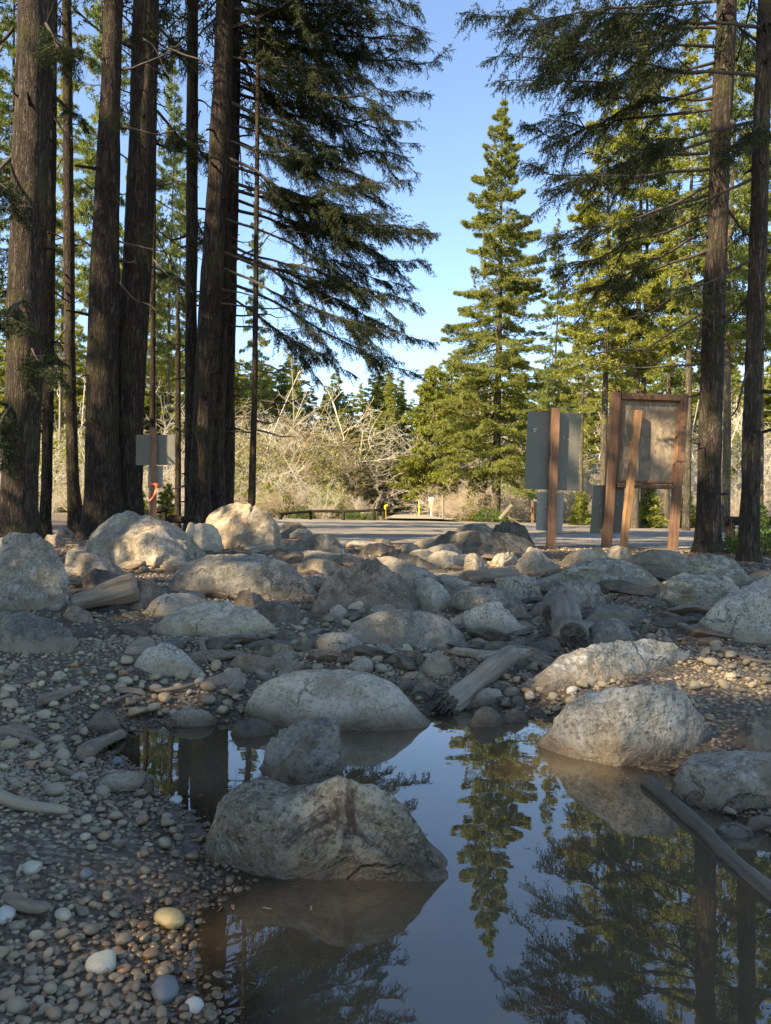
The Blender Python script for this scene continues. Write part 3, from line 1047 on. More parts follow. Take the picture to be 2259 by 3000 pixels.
B('long cream slab rising from the gravel right of the loose log', [(1148, 1500), (1155, 1460), (1185, 1430), (1230, 1406), (1300, 1386), (1400, 1380), (1460, 1388), (1490, 1408)], 1485, 'shore', .42, .4, 6, ub=1260)
B('large cream boulder with white lichen sloping into the pool on the right', [(1162, 1552), (1215, 1512), (1290, 1488), (1400, 1478), (1500, 1474), (1560, 1481), (1592, 1502), (1585, 1545), (1545, 1600)], 1668, 'shore', .55, .4, 6, noise=.07)
B('flat grey rock with dark patches at the lower right shore', [(1448, 1680), (1462, 1645), (1500, 1627), (1580, 1620), (1666, 1625), (1760, 1645), (1800, 1700)], 1760, 'grey', .6, .3, 6, noise=.06)
B('dark grey rock at the right picture edge above the flat patched rock', [(1588, 1608), (1605, 1560), (1630, 1535), (1670, 1530), (1730, 1560)], 1626, 'dark', .8, .5)
# ---- right
B('huge whitish boulder with a steep slanting back at the right picture edge', [(1492, 1360), (1520, 1320), (1570, 1282), (1640, 1250), (1700, 1222), (1790, 1205), (1860, 1260)], 1402, 'white', .75, .5, 6)
B('greenish layered boulder with a humped top in front of the right hand trunks', [(1455, 1255), (1470, 1222), (1490, 1203), (1510, 1195), (1560, 1198), (1598, 1215), (1628, 1255)], 1270, 'green', .7, .5, 6)
B('layered grey boulder in front of the humped greenish one', [(1410, 1290), (1425, 1264), (1460, 1240), (1500, 1230), (1550, 1236), (1600, 1255), (1625, 1285)], 1318, 'green', .7, .6, 6)
B('broad lichen grey boulder below the plywood notice board', [(1186, 1265), (1205, 1232), (1250, 1212), (1290, 1205), (1340, 1207), (1385, 1222), (1420, 1245), (1436, 1268)], 1282, 'green', .7, .35, 6)
B('cracked bluish rock left below the broad lichen grey boulder', [(1166, 1305), (1174, 1276), (1205, 1256), (1255, 1250), (1300, 1258), (1318, 1285), (1310, 1300)], 1322, 'blue', .75, .4, 5, cracks=((1215, .012, .03, .1),))
B('smooth tan boulder under the right leg of the notice board', [(1342, 1215), (1375, 1194), (1415, 1186), (1460, 1190), (1490, 1202), (1500, 1215)], 1245, 'tan', .7, .15)
B('tan sloping boulder below the left leg of the notice board', [(1210, 1215), (1225, 1197), (1260, 1187), (1300, 1182), (1315, 1198)], 1230, 'tan', .7, .3)
B('small brown stone between the two tan boulders at the notice board', [(1303, 1200), (1318, 1184), (1335, 1178), (1358, 1186), (1373, 1198)], 1210, 'tan', .8, .5, 4, name='rock', cat='rock')
B('dark jagged rock standing at the edge of the lot', [(1055, 1150), (1072, 1133), (1095, 1125), (1128, 1131), (1145, 1148), (1160, 1182)], 1188, 'dark', .8, .9)
B('smooth pale rock behind the flat dark overhanging slab', [(975, 1152), (995, 1136), (1020, 1130), (1050, 1131), (1068, 1144)], 1156, 'tan', .8, .2)
B('wide flat dark slab with an undercut front edge', [(928, 1178), (945, 1155), (975, 1147), (1040, 1146), (1100, 1151), (1140, 1163), (1165, 1182)], 1196, 'dark', .6, .6, 6)
B('smooth pale rock at the left end of the flat dark slab', [(880, 1180), (905, 1168), (935, 1160), (955, 1152), (962, 1168)], 1184, 'tan', .7, .2)
B('grey pyramid shaped rock with a sunlit foot', [(1098, 1238), (1122, 1208), (1135, 1190), (1148, 1179), (1165, 1186), (1192, 1210), (1228, 1230)], 1240, 'pale', .7, .7, 5)
B('layered pale slab left of the pyramid shaped rock', [(1056, 1220), (1070, 1197), (1105, 1191), (1128, 1206)], 1226, 'pale', .8, .6)
B('grey egg shaped rock left of the layered pale slab', [(1001, 1215), (1010, 1196), (1025, 1194), (1045, 1206), (1058, 1228)], 1240, 'grey', .8, .3)
B('rounded grey rock behind the pale hump in the middle distance', [(900, 1202), (925, 1184), (955, 1174), (980, 1176), (1000, 1192)], 1212, 'grey', .7, .25)
B('pale humped rock with a dark underside in the middle distance', [(912, 1215), (930, 1195), (960, 1188), (990, 1194), (1003, 1212)], 1230, 'pale', .7, .35)
B('long pale slab slanting down behind the salt and pepper boulder', [(800, 1212), (830, 1200), (870, 1207), (915, 1226), (955, 1248), (972, 1266)], 1270, 'pale', .6, .35)
B('dark grey slab above the long pale slanting slab', [(838, 1202), (862, 1192), (900, 1200), (940, 1220), (962, 1240)], 1246, 'dark', .6, .35)
B('bluish slab behind the white ridged rock at centre right', [(968, 1298), (985, 1274), (1020, 1266), (1080, 1271), (1115, 1285), (1135, 1308), (1152, 1335)], 1338, 'blue', .6, .35)
B('rounded brown grey boulder left of the cracked bluish rock', [(1060, 1288), (1072, 1260), (1095, 1244), (1130, 1240), (1160, 1250), (1178, 1275), (1174, 1298)], 1305, 'grey', .8, .15)
B('white ridged rock with a tapering tail at centre right', [(972, 1345), (1000, 1322), (1045, 1304), (1075, 1297), (1100, 1316), (1120, 1345), (1165, 1362)], 1368, 'white', .65, .7)
B('flat bluish slab right of the standing log end', [(1262, 1345), (1275, 1316), (1310, 1303), (1360, 1308), (1408, 1326)], 1342, 'blue', .7, .4)
B('dark bluish stone in front of the flat bluish slab', [(1262, 1385), (1272, 1355), (1300, 1338), (1335, 1336), (1355, 1352), (1372, 1375)], 1388, 'blue', .75, .4)
# ---- middle distance between the cracked boulder and the dark slab
B('low flat grey slab right of the cracked boulder', [(604, 1185), (625, 1168), (665, 1164), (705, 1172), (722, 1192)], 1198, 'grey', .7, .35)
B('grey rock with a sloping top beyond the low flat slab', [(655, 1172), (675, 1157), (700, 1152), (725, 1162), (745, 1180), (762, 1198)], 1202, 'grey', .7, .4)
B('long low bluish slab in front of the low flat grey slab', [(590, 1202), (620, 1192), (680, 1188), (730, 1196), (755, 1206)], 1212, 'blue', .6, .3)
B('smooth tan slab above the right end of the long bluish boulder', [(640, 1220), (665, 1208), (695, 1206), (730, 1216), (748, 1232)], 1244, 'tan', .7, .2)
B('dark rock at the near end of the lot', [(775, 1188), (795, 1175), (825, 1172), (850, 1184), (858, 1196)], 1202, 'dark', .8, .6)
B('pale smooth rock behind the dark rock at the near end of the lot', [(795, 1178), (812, 1164), (830, 1163), (852, 1174)], 1180, 'tan', .8, .2, 4)
B('speckled grey rock above the purplish angular boulder', [(690, 1214), (720, 1200), (755, 1196), (785, 1204), (800, 1216)], 1222, 'grey', .7, .25)
B('upper slab of the two stacked flat slabs right of the cracked boulder', [(596, 1140), (615, 1130), (640, 1128), (662, 1136)], 1145, 'dark', .8, .4, 4)
B('lower slab of the two stacked flat slabs right of the cracked boulder', [(598, 1155), (620, 1144), (660, 1142), (676, 1150), (678, 1160)], 1164, 'grey', .8, .5, 4)
B('small pale stone in front of the pale cream boulder', [(520, 1196), (545, 1186), (570, 1185), (590, 1195)], 1202, 'pale', .8, .3, 4, name='rock', cat='rock')
B('smooth pale stone at the left end of the rounded grey rocks', [(865, 1185), (880, 1174), (900, 1176), (915, 1190)], 1196, 'tan', .8, .2, 4, name='rock', cat='rock')
B('sunlit tan stone at the right picture edge behind the huge whitish boulder', [(1600, 1255), (1630, 1236), (1666, 1230), (1720, 1245)], 1262, 'tan', .8, .2, 4, name='rock', cat='rock')
B('brown flat stone below the pale humped rock', [(992, 1250), (1005, 1238), (1035, 1230), (1050, 1240)], 1253, 'brown', .8, .4, 4, name='rock', cat='rock')
B('grey pink stone left of the standing log end', [(1145, 1325), (1152, 1312), (1175, 1308), (1195, 1318)], 1332, 'purple', .8, .4, 4, name='rock', cat='rock')
# ---- smaller stones near the loose log and pool
B('cream pyramid shaped stone left of the loose log', [(902, 1450), (922, 1422), (945, 1402), (962, 1418), (978, 1438), (983, 1456)], 1466, 'pale', .8, .9, 4, name='rock', cat='rock')
B('dark grey stone in the cluster left of the loose log base', [(855, 1492), (865, 1472), (885, 1466), (905, 1476)], 1496, 'dark', .8, .5, 4, name='rock', cat='rock')
B('rounded dark grey stone against the loose log base', [(886, 1505), (895, 1475), (915, 1464), (940, 1476), (952, 1500)], 1514, 'dark', .8, .5, 4, name='rock', cat='rock')
B('pale brown stone behind the rounded dark grey stone', [(862, 1468), (880, 1452), (910, 1450), (925, 1465)], 1472, 'tan', .8, .4, 4, name='rock', cat='rock')
B('flat pale stone right of the loose log base', [(1000, 1522), (1020, 1500), (1050, 1485), (1080, 1490), (1102, 1508)], 1526, 'pale', .8, .35, 4, name='rock', cat='rock')
B('bluish stone beside the flat pale stone right of the loose log', [(1082, 1502), (1095, 1485), (1115, 1484), (1130, 1500)], 1512, 'blue', .8, .4, 4, name='rock', cat='rock')
B('dark brown block standing among the pebbles behind the smooth pale boulder', [(772, 1445), (778, 1422), (792, 1415), (808, 1428), (812, 1444)], 1450, 'dark', .9, .9, 4, name='rock', cat='rock')
B('three cornered grey stone lying on the left gravel bank', [(180, 1578), (200, 1548), (232, 1524), (248, 1540), (264, 1572)], 1584, 'purple', .8, .9, 4, name='rock', cat='rock')
B('wet pale stone at the far end of the left pool arm', [(352, 1562), (375, 1540), (405, 1531), (445, 1534), (475, 1556)], 1572, 'pale', .6, .3, 4, name='rock', cat='rock')
B('flat dark stone awash between the wet pale stone and the smooth pale boulder', [(494, 1585), (512, 1558), (545, 1550), (585, 1560), (600, 1580)], 1596, 'dark', .7, .4, 4, name='rock', cat='rock')
B('flat grey slab sunk in the pebbles at the left picture edge', [(-30, 1585), (0, 1568), (40, 1564), (72, 1572), (80, 1584)], 1594, 'grey', .7, .3, 4, name='rock', cat='rock')
B('flat pale stone on the pebble shore left of the pool arm', [(196, 1702), (215, 1680), (255, 1668), (305, 1664), (334, 1676)], 1716, 'pale', .6, .3, 4, name='rock', cat='rock')
B('pale stone beside the sunlit slope right of the cream boulder', [(1505, 1450), (1530, 1437), (1565, 1436), (1590, 1450)], 1458, 'pale', .8, .3, 4, name='rock', cat='rock') if False else None
B('wet grey stone behind the pole in the pool at lower right', [(1540, 1800), (1555, 1780), (1590, 1776), (1625, 1790), (1632, 1808)], 1815, 'blue', .7, .3, 4, name='rock', cat='rock')
B('small brown stone at the right edge beyond the pole', [(1606, 1785), (1620, 1765), (1650, 1760), (1690, 1775)], 1796, 'brown', .7, .4, 4, name='rock', cat='rock')

# small angular rocks wedged between the boulders
FT = np.array(FOOT)
rk = random.Random(21)
ROCK_PROTO = []
for i in range(7):
    rg = np.random.default_rng(700 + i)
    v, f = ico(4)
    v = v.copy()
    for _ in range(11):
        nn = norm(rg.normal(size=3))
        t = np.maximum(v @ nn - rg.uniform(.5, .8), 0)
        v = v - t[:, None] * nn * .97
    v = v * (1 + .12 * fbm(v * 2.2 + i * 3, 4, 60 + i) + .05 * fbm(v * 7 + i, 3, 80 + i))[:, None] * np.array([1, rg.uniform(.6, .9), rg.uniform(.4, .65)])
    mb = MB()
    mb.add(v * .5, f)
    ROCK_PROTO.append(mb.mesh('rock', [ROCK[('grey', 'dark', 'brown', 'pale', 'purple', 'blue', 'tan')[i]]]))
for n_, (u0, u1, v0, v1), (s0, s1), lab, grp in (
        (34, (480, 1000, 1195, 1300), (.12, .34), 'small rock wedged among the boulders between the long bluish boulder and the lot', 'rocks wedged among the middle boulders'),
        (16, (100, 480, 1180, 1420), (.08, .2), 'small rock among the boulders round the driftwood chunk', 'rocks round the driftwood chunk'),
        (22, (560, 960, 1330, 1470), (.08, .2), 'small rock on the gravel round the smooth dark blue slab', 'rocks round the blue slab'),
        (18, (980, 1250, 1200, 1420), (.08, .2), 'small rock among the boulders left of the end on log', 'rocks left of the end on log'),
        (14, (840, 1180, 1440, 1545), (.05, .11), 'small rock round the foot of the loose log', 'rocks round the loose log'),
        (12, (1260, 1600, 1270, 1400), (.07, .17), 'small rock on the slope under the layered boulders at right', 'rocks on the right slope')):
    got = tries = 0
    while got < n_ and tries < n_ * 30:
        tries += 1
        g = gp(rk.uniform(u0, u1), rk.uniform(v0, v1))
        if g[2] < .015: continue
        if (((g[0] - FT[:, 0]) / (FT[:, 2] * .9)) ** 2 + ((g[1] - FT[:, 1]) / (np.maximum(FT[:, 3], .02) * .9)) ** 2 < 1).any(): continue
        sz = rk.uniform(s0, s1)
        o = bpy.data.objects.new('rock', rk.choice(ROCK_PROTO))
        COL.objects.link(o)
        o.location = (g[0], g[1], ground_z(g[0], g[1]) + sz * .08)
        o.rotation_euler = (rk.gauss(0, .25), rk.gauss(0, .25), rk.uniform(0, 6.28))
        o.scale = (sz,) * 3
        tag(o, lab, 'rock', grp)
        FOOT.append((g[0], g[1], sz * .45, sz * .35))
        got += 1
for n_, (u0, u1, v0, v1), (s0, s1), lab, grp in (
        (34, (430, 1180, 1178, 1262), (.3, .75), 'flat slab lying low among the packed rocks near the lot', 'flat slabs near the lot'),
        (22, (560, 1200, 1250, 1340), (.25, .5), 'flat slab bedded in soil in the middle of the boulder field', 'flat slabs in the middle of the boulder field'),
        (26, (560, 1250, 1330, 1440), (.16, .36), 'flat slab bedded in the dark soil behind the smooth pale boulder', 'flat slabs behind the smooth pale boulder'),
        (10, (250, 560, 1330, 1440), (.15, .32), 'flat slab bedded in gravel round the triangular boulder', 'flat slabs round the triangular boulder'),
        (10, (1200, 1640, 1330, 1400), (.2, .4), 'flat slab bedded on the slope behind the long cream slab', 'flat slabs behind the long cream slab'),
        (12, (130, 470, 1190, 1300), (.25, .55), 'flat slab bedded among the boulders on the left', 'flat slabs on the left'),
        (12, (1180, 1640, 1230, 1330), (.3, .6), 'flat slab bedded among the layered boulders on the right', 'flat slabs on the right')):
    got = tries = 0
    while got < n_ and tries < n_ * 30:
        tries += 1
        g = gp(rk.uniform(u0, u1), rk.uniform(v0, v1))
        if (((g[0] - FT[:, 0]) / (FT[:, 2] * .75)) ** 2 + ((g[1] - FT[:, 1]) / (np.maximum(FT[:, 3], .02) * .75)) ** 2 < 1).any(): continue
        sz = rk.uniform(s0, s1)
        o = bpy.data.objects.new('flat_rock', rk.choice(ROCK_PROTO))
        COL.objects.link(o)
        o.location = (g[0], g[1], ground_z(g[0], g[1]) + sz * .03)
        o.rotation_euler = (rk.gauss(0, .14), rk.gauss(0, .14), rk.gauss(0, .5) + rk.choice([0, 3.14]))
        o.scale = (sz, sz * rk.uniform(.6, .9), sz * rk.uniform(.38, .6))
        tag(o, lab, 'rock', grp)
        FOOT.append((g[0], g[1], sz * .45, sz * .35))
        got += 1

# ------------------------------------------------------------------ gravel and cobbles
FT = np.array(FOOT)


def free_of_rocks(x, y, m=.85):
    ok = np.ones(len(x), bool)
    for fx, fy, fa, fb in FT:
        ok &= ((x - fx) / (fa * m)) ** 2 + ((y - fy) / (max(fb, .02) * m)) ** 2 > 1
    return ok


def pebble_shape(sub, seed, n):
    """n different rounded stone shapes (verts, faces)"""
    s, f = ico(sub)
    out = []
    for i in range(n):
        rg = np.random.default_rng(seed + i)
        v = s.copy()
        sharp = i % 3 == 0
        for _ in range(9 if sharp else 4):
            nn = norm(rg.normal(size=3))
            t = np.maximum(v @ nn - rg.uniform(.5, .85) if sharp else v @ nn - rg.uniform(.7, .9), 0)
            v = v - t[:, None] * nn * (.95 if sharp else .7)
        v = v * (1 + .10 * fbm(v * 1.4 + i * 5, 2, seed + i))[:, None]
        out.append((v * np.array([1, rg.uniform(.68, .95), rg.uniform(.45, .7)]), f))
    return out


def scatter(mb, shapes, x, y, size, lift=.25, tilt=.35):
    n = len(x)
    z = zg(x, y)
    which = RNG.integers(0, len(shapes), n)
    for w, (sv, sf) in enumerate(shapes):
        m = which == w
        k = m.sum()
        if not k: continue
        th = RNG.uniform(0, 2 * np.pi, k)
        c, s_ = np.cos(th), np.sin(th)
        tx = RNG.normal(0, tilt, k)
        V = sv[None] * size[m][:, None, None] * .5
        yv = V[..., 1] * np.cos(tx)[:, None] - V[..., 2] * np.sin(tx)[:, None]
        zv = V[..., 1] * np.sin(tx)[:, None] + V[..., 2] * np.cos(tx)[:, None]
        xv = V[..., 0] * c[:, None] - yv * s_[:, None]
        yv = V[..., 0] * s_[:, None] + yv * c[:, None]
        W = np.stack([xv + x[m][:, None], yv + y[m][:, None], zv + (z[m] + size[m] * lift * .5)[:, None]], -1)
        off = (np.arange(k) * len(sv))[:, None, None]
        mb.add(W.reshape(-1, 3), (sf[None] + off).reshape(-1, 3))


def density(x, y):
    """how thickly pebbles lie (1 on the left bank, sparse on the dark soil)"""
    P3 = np.stack([x, y, 0 * x], 1)
    n = fbm(P3 * .9, 3, 21)
    d = np.clip(.9 + 1.3 * n, .15, 1)
    d = np.where((x < -.35) & (y < 3.4), np.clip(d + .22, 0, 1), d)
    dk = np.exp(-(((x - 1.0) / .55) ** 2 + ((y - 4.25) / .5) ** 2))
    dk2 = np.exp(-(((x + .85) / .35) ** 2 + ((y - 1.75) / .22) ** 2))
    return d * (1 - .85 * dk) * (1 - .7 * dk2)


def jitter_grid(x0, x1, y0, y1, step):
    gx, gy = np.meshgrid(np.arange(x0, x1, step), np.arange(y0, y1, step * .87))
    gx = gx + (np.arange(gx.shape[0]) % 2)[:, None] * step * .5
    x = gx.ravel() + RNG.uniform(-.38, .38, gx.size) * step
    y = gy.ravel() + RNG.uniform(-.38, .38, gx.size) * step
    return x, y


peb = MB()
SH2 = pebble_shape(2, 100, 10)
SH1 = pebble_shape(1, 140, 8)


def lay(x0, x1, y0, y1, step, smin, smax, shapes, zmin=-.05, keep=1.0, lift=.35):
    x, y = jitter_grid(x0, x1, y0, y1, step)
    vis = (np.abs(x) < .56 * y + .35)
    x, y = x[vis], y[vis]
    ok = free_of_rocks(x, y) & (RNG.uniform(size=len(x)) < density(x, y) * keep)
    z = zg(x, y)
    ok &= z > zmin
    x, y = x[ok], y[ok]
    sz = smin + (smax - smin) * RNG.beta(1.6, 2.6, len(x))
    scatter(peb, shapes, x, y, sz, lift)


lay(-1.6, 1.3, 1.05, 2.6, .019, .008, .030, SH2, lift=.15)
lay(-1.6, 1.3, 1.05, 2.6, .05, .020, .040, SH2, keep=.3, lift=.35)
lay(-2.6, 2.6, 2.6, 4.2, .027, .010, .040, SH1, lift=.2)
lay(-2.6, 2.6, 2.6, 4.2, .09, .03, .06, SH2, keep=.3, lift=.4)
lay(-4, 4, 4.2, 7.0, .045, .015, .05, SH1, keep=.6, lift=.2)
lay(-5, 5.5, 7.0, 12.5, .10, .03, .07, SH1, keep=.3)
tag(peb.build('gravel', M_PEB), 'rounded river gravel of mixed grey and brown stones round the pool', 'gravel', kind='stuff')

# individual cobbles
cob_mesh = []
for i, (sv, sf) in enumerate(pebble_shape(3, 300, 8)):
    mb = MB()
    mb.add(sv * .5, sf)
    cob_mesh.append(mb.mesh('cobble', [M_COB]))


def cobble(x, y, size, label, group, mat=None, lift=.3, shape=None):
    me = cob_mesh[random.randrange(8) if shape is None else shape]
    if mat is not None:
        me = me.copy()
        me.materials.clear()
        me.materials.append(mat)
    o = bpy.data.objects.new('cobble', me)
    COL.objects.link(o)
    o.location = (x, y, ground_z(x, y) + size * lift * .5)
    o.scale = (size,) * 3
    o.rotation_euler = (random.gauss(0, .2), random.gauss(0, .2), random.uniform(0, 6.28))
    return tag(o, label, 'cobble', group)


M_YEL = simple_stone('yellow_stone', (.40, .26, .09), (.50, .36, .16), .25)
M_SPK = simple_stone('pale_speckled_stone', (.28, .255, .18), (.46, .43, .33), .4)
M_ORG = simple_stone('orange_stone', (.30, .13, .06), (.38, .19, .10), .3)
M_DGR = simple_stone('slate_stone', (.10, .105, .11), (.15, .155, .155), .4)
M_WHT = simple_stone('white_stone', (.36, .335, .285), (.45, .42, .365), .5)
special = [
    (366, 1990, .076, M_YEL, 'smooth yellow egg shaped stone at the wet edge of the pool', 0),
    (222, 2082, .068, M_SPK, 'pale round speckled stone on the wet gravel at lower left', 1),
    (268, 2092, .030, M_ORG, 'small rust red stone just right of the pale speckled stone', 2),
    (358, 2140, .072, M_DGR, 'largest grey stone on the wet gravel at the bottom edge', 3),
    (104, 2126, .028, M_ORG, 'small orange stone left of the pale speckled stone', 4),
    (421, 2172, .042, M_WHT, 'pinkish white stone on the wet gravel right of the largest grey stone', 5),
    (530, 1862, .050, M_DGR, 'dark angular stone in the shallows below the mottled boulder', 6),
    (572, 1858, .030, M_WHT, 'upright pale grey stone below the mottled boulder', 7),
    (590, 1890, .045, M_DGR, 'round grey stone touching the water below the mottled boulder', 0),
    (186, 1892, .048, M_DGR, 'flat grey stone on the dark mud left of the mottled boulder', 3),
    (70, 1878, .05, M_SPK, 'pale flat stone on the dark mud near the left edge', 1),
    (12, 1975, .055, M_WHT, 'white stone at the left picture edge', 5),
    (65, 1660, .05, M_ORG, 'orange tinted stone beside the driftwood at the left edge', 2),
    (380, 1730, .05, M_WHT, 'round whitish stone at the pebble shore below the pool arm', 0),
    (252, 1650, .06, M_DGR, 'flat bluish stone at the tip of the pool arm', 3),
    (1520, 1590, .075, M_DGR, 'dark round pebble resting on gravel beside the cream boulder', 0),
    (1495, 1612, .06, M_WHT, 'pale pebble below the right end of the cream boulder', 1),
    (1235, 1498, .07, M_WHT, 'pale pebble lying between the cream slab and cream boulder', 5),
    (1305, 1452, .07, M_SPK, 'tan pebble lying on the ledge of the cream slab', 4),
    (935, 1445, .07, M_SPK, 'tan pebble by the cream pyramid stone', 6),
]
for u, v, s_, m_, lab, shp in special:
    g = gp(u, v)
    cobble(g[0], g[1], s_ * .85, lab, None, m_, .3, {0: 1, 3: 4, 6: 7}.get(shp, shp))

placed = []


def many(n, poly_px, smin, smax, label, group):
    got, tries = 0, 0
    us, vs = [p[0] for p in poly_px], [p[1] for p in poly_px]
    while got < n and tries < n * 40:
        tries += 1
        u, v = random.uniform(min(us), max(us)), random.uniform(min(vs), max(vs))
        g = gp(u, v)
        if g[2] < .012 or not free_of_rocks(g[:1], g[1:2], 1.0)[0]: continue
        s_ = random.uniform(smin, smax)
        if any((g[0] - a) ** 2 + (g[1] - b_) ** 2 < (.55 * (s_ + c_)) ** 2 for a, b_, c_ in placed): continue
        placed.append((g[0], g[1], s_))
        cobble(g[0], g[1], s_, label, group, None, random.uniform(.3, .7))
        got += 1


many(60, [(0, 1440), (250, 1720)], .03, .06, 'rounded river stone on the dry gravel bank left of the pool arm', 'stones on the dry left bank')
many(40, [(250, 1430), (530, 1560)], .035, .075, 'rounded river stone on the gravel between the triangular boulder and pool arm', 'stones above the pool arm')
many(30, [(180, 1690), (440, 1850)], .024, .042, 'rounded river stone on the pebble shore left of the mottled boulder', 'stones beside the mottled boulder')
many(50, [(0, 1930), (480, 2200)], .018, .036, 'wet rounded river stone on the muddy shore at lower left', 'stones on the wet shore')
many(30, [(620, 1330), (960, 1460)], .04, .08, 'rounded river stone on the gravel behind the smooth pale boulder', 'stones behind the smooth pale boulder')
many(22, [(1090, 1460), (1330, 1545)], .04, .08, 'rounded river stone between the cream slab and the pool', 'stones below the cream slab')
many(26, [(1360, 1330), (1660, 1500)], .04, .08, 'rounded river stone on the slope in front of the huge whitish boulder', 'stones on the right slope')

# ------------------------------------------------------------------ foliage tools
# gaps in the canopy through which the sun reaches the ground: (pixel, radius)
GAPS = []


def gap(p, r):
    GAPS.append((np.asarray(p, float), r))


gap(px(1385, 1540, 2.72), .04)
gap(px(1300, 1425, 3.55), .05)
gap([*z0pt(1215, 1690), 0], -.02)
gap(gp(265, 2015), -.12)
gap(px(490, 1120, 11.3), .02)
gap(px(430, 1145, 10.5), .18)
gap(gp(1150, 1225), .30)
gap(gp(1010, 1250), .22)
gap(gp(680, 1255), .12)
gap(gp(1640, 1460), .05)
gap(px(1350, 960, 11.6), .30)
gap(px(1385, 1080, 11.6), .20)
gap(px(1245, 930, 11.6), .22)
gap(px(310, 960, 12), .45)
gap(px(1170, 1090, 11.6), .2)
gap(px(470, 350, 14.5), .25)
gap(px(50, 500, 11), .35)
gap(gp(930, 1180), .22)
gap(gp(1430, 1200), .25)
for u_, v_ in ((760, 1150), (900, 1143), (1010, 1147), (1260, 1135), (1400, 1160), (840, 1152), (1330, 1146)):
    gap(gp(u_, v_), 1.1)


def carve(Q):
    ok = np.ones(len(Q), bool)
    for p, r in GAPS:
        w = Q - p
        al = w @ S
        d2 = (w ** 2).sum(1) - al ** 2
        ok &= ~((al > 2.0) & (d2 < (r + .26) ** 2))
    return ok


def needles(mb, P, D, L, K, nl, nw, mat=0, spread=.8, stem=True):
    """feathery twigs: at every twig (base P, direction D, length L) K small needle triangles and a thin stem"""
    n = len(P)
    if not n: return
    D = norm(D)
    ref = np.where(np.abs(D[:, 2:3]) > .9, [[1.0, 0, 0]], [[0, 0, 1.0]])
    A = norm(np.cross(D, ref))
    Bv = np.cross(D, A)
    t = (np.arange(K) + .6) / K
    ph = (np.arange(K) * 2.4)[None] + RNG.uniform(0, 6.28, n)[:, None]
    r = A[:, None] * np.cos(ph)[..., None] + Bv[:, None] * np.sin(ph)[..., None]
    base = P[:, None] + D[:, None] * (L[:, None] * t[None])[..., None]
    nd = norm(D[:, None] * (1 - .45 * spread) + r * spread)
    ln = nl * RNG.uniform(.75, 1.2, (n, K))[..., None]
    side = norm(np.cross(nd, RNG.normal(size=(n, K, 3)))) * nw * .5
    V = np.stack([base - side, base + side, base + nd * ln], 2).reshape(-1, 3)
    mb.add(V, np.arange(len(V)).reshape(-1, 3), mat, False)
    if stem:
        w = A * nw * .45
        V = np.stack([P - w, P + w, P + D * (L * 1.08)[:, None]], 1).reshape(-1, 3)
        mb.add(V, np.arange(len(V)).reshape(-1, 3), mat, False)


def resample(pts, n, wig=0.0, seed=0):
    pts = np.asarray(pts, float)
    d = np.concatenate([[0], np.cumsum(np.linalg.norm(np.diff(pts, axis=0), axis=1))])
    t = np.linspace(0, d[-1], n)
    # smooth by Catmull-like double pass
    q = np.stack([np.interp(t, d, pts[:, i]) for i in range(3)], 1)
    for _ in range(2):
        q[1:-1] = .5 * q[1:-1] + .25 * (q[:-2] + q[2:])
    if wig:
        ph = np.stack([t * 1.7 + seed, t * 0 + seed * 3.3, t * 0], 1)
        amp = np.linspace(0, 1, n)[:, None] * wig
        q = q + amp * np.stack([vnoise(ph + 9, seed), vnoise(ph + 31, seed), vnoise(ph + 57, seed)], 1)
    return q


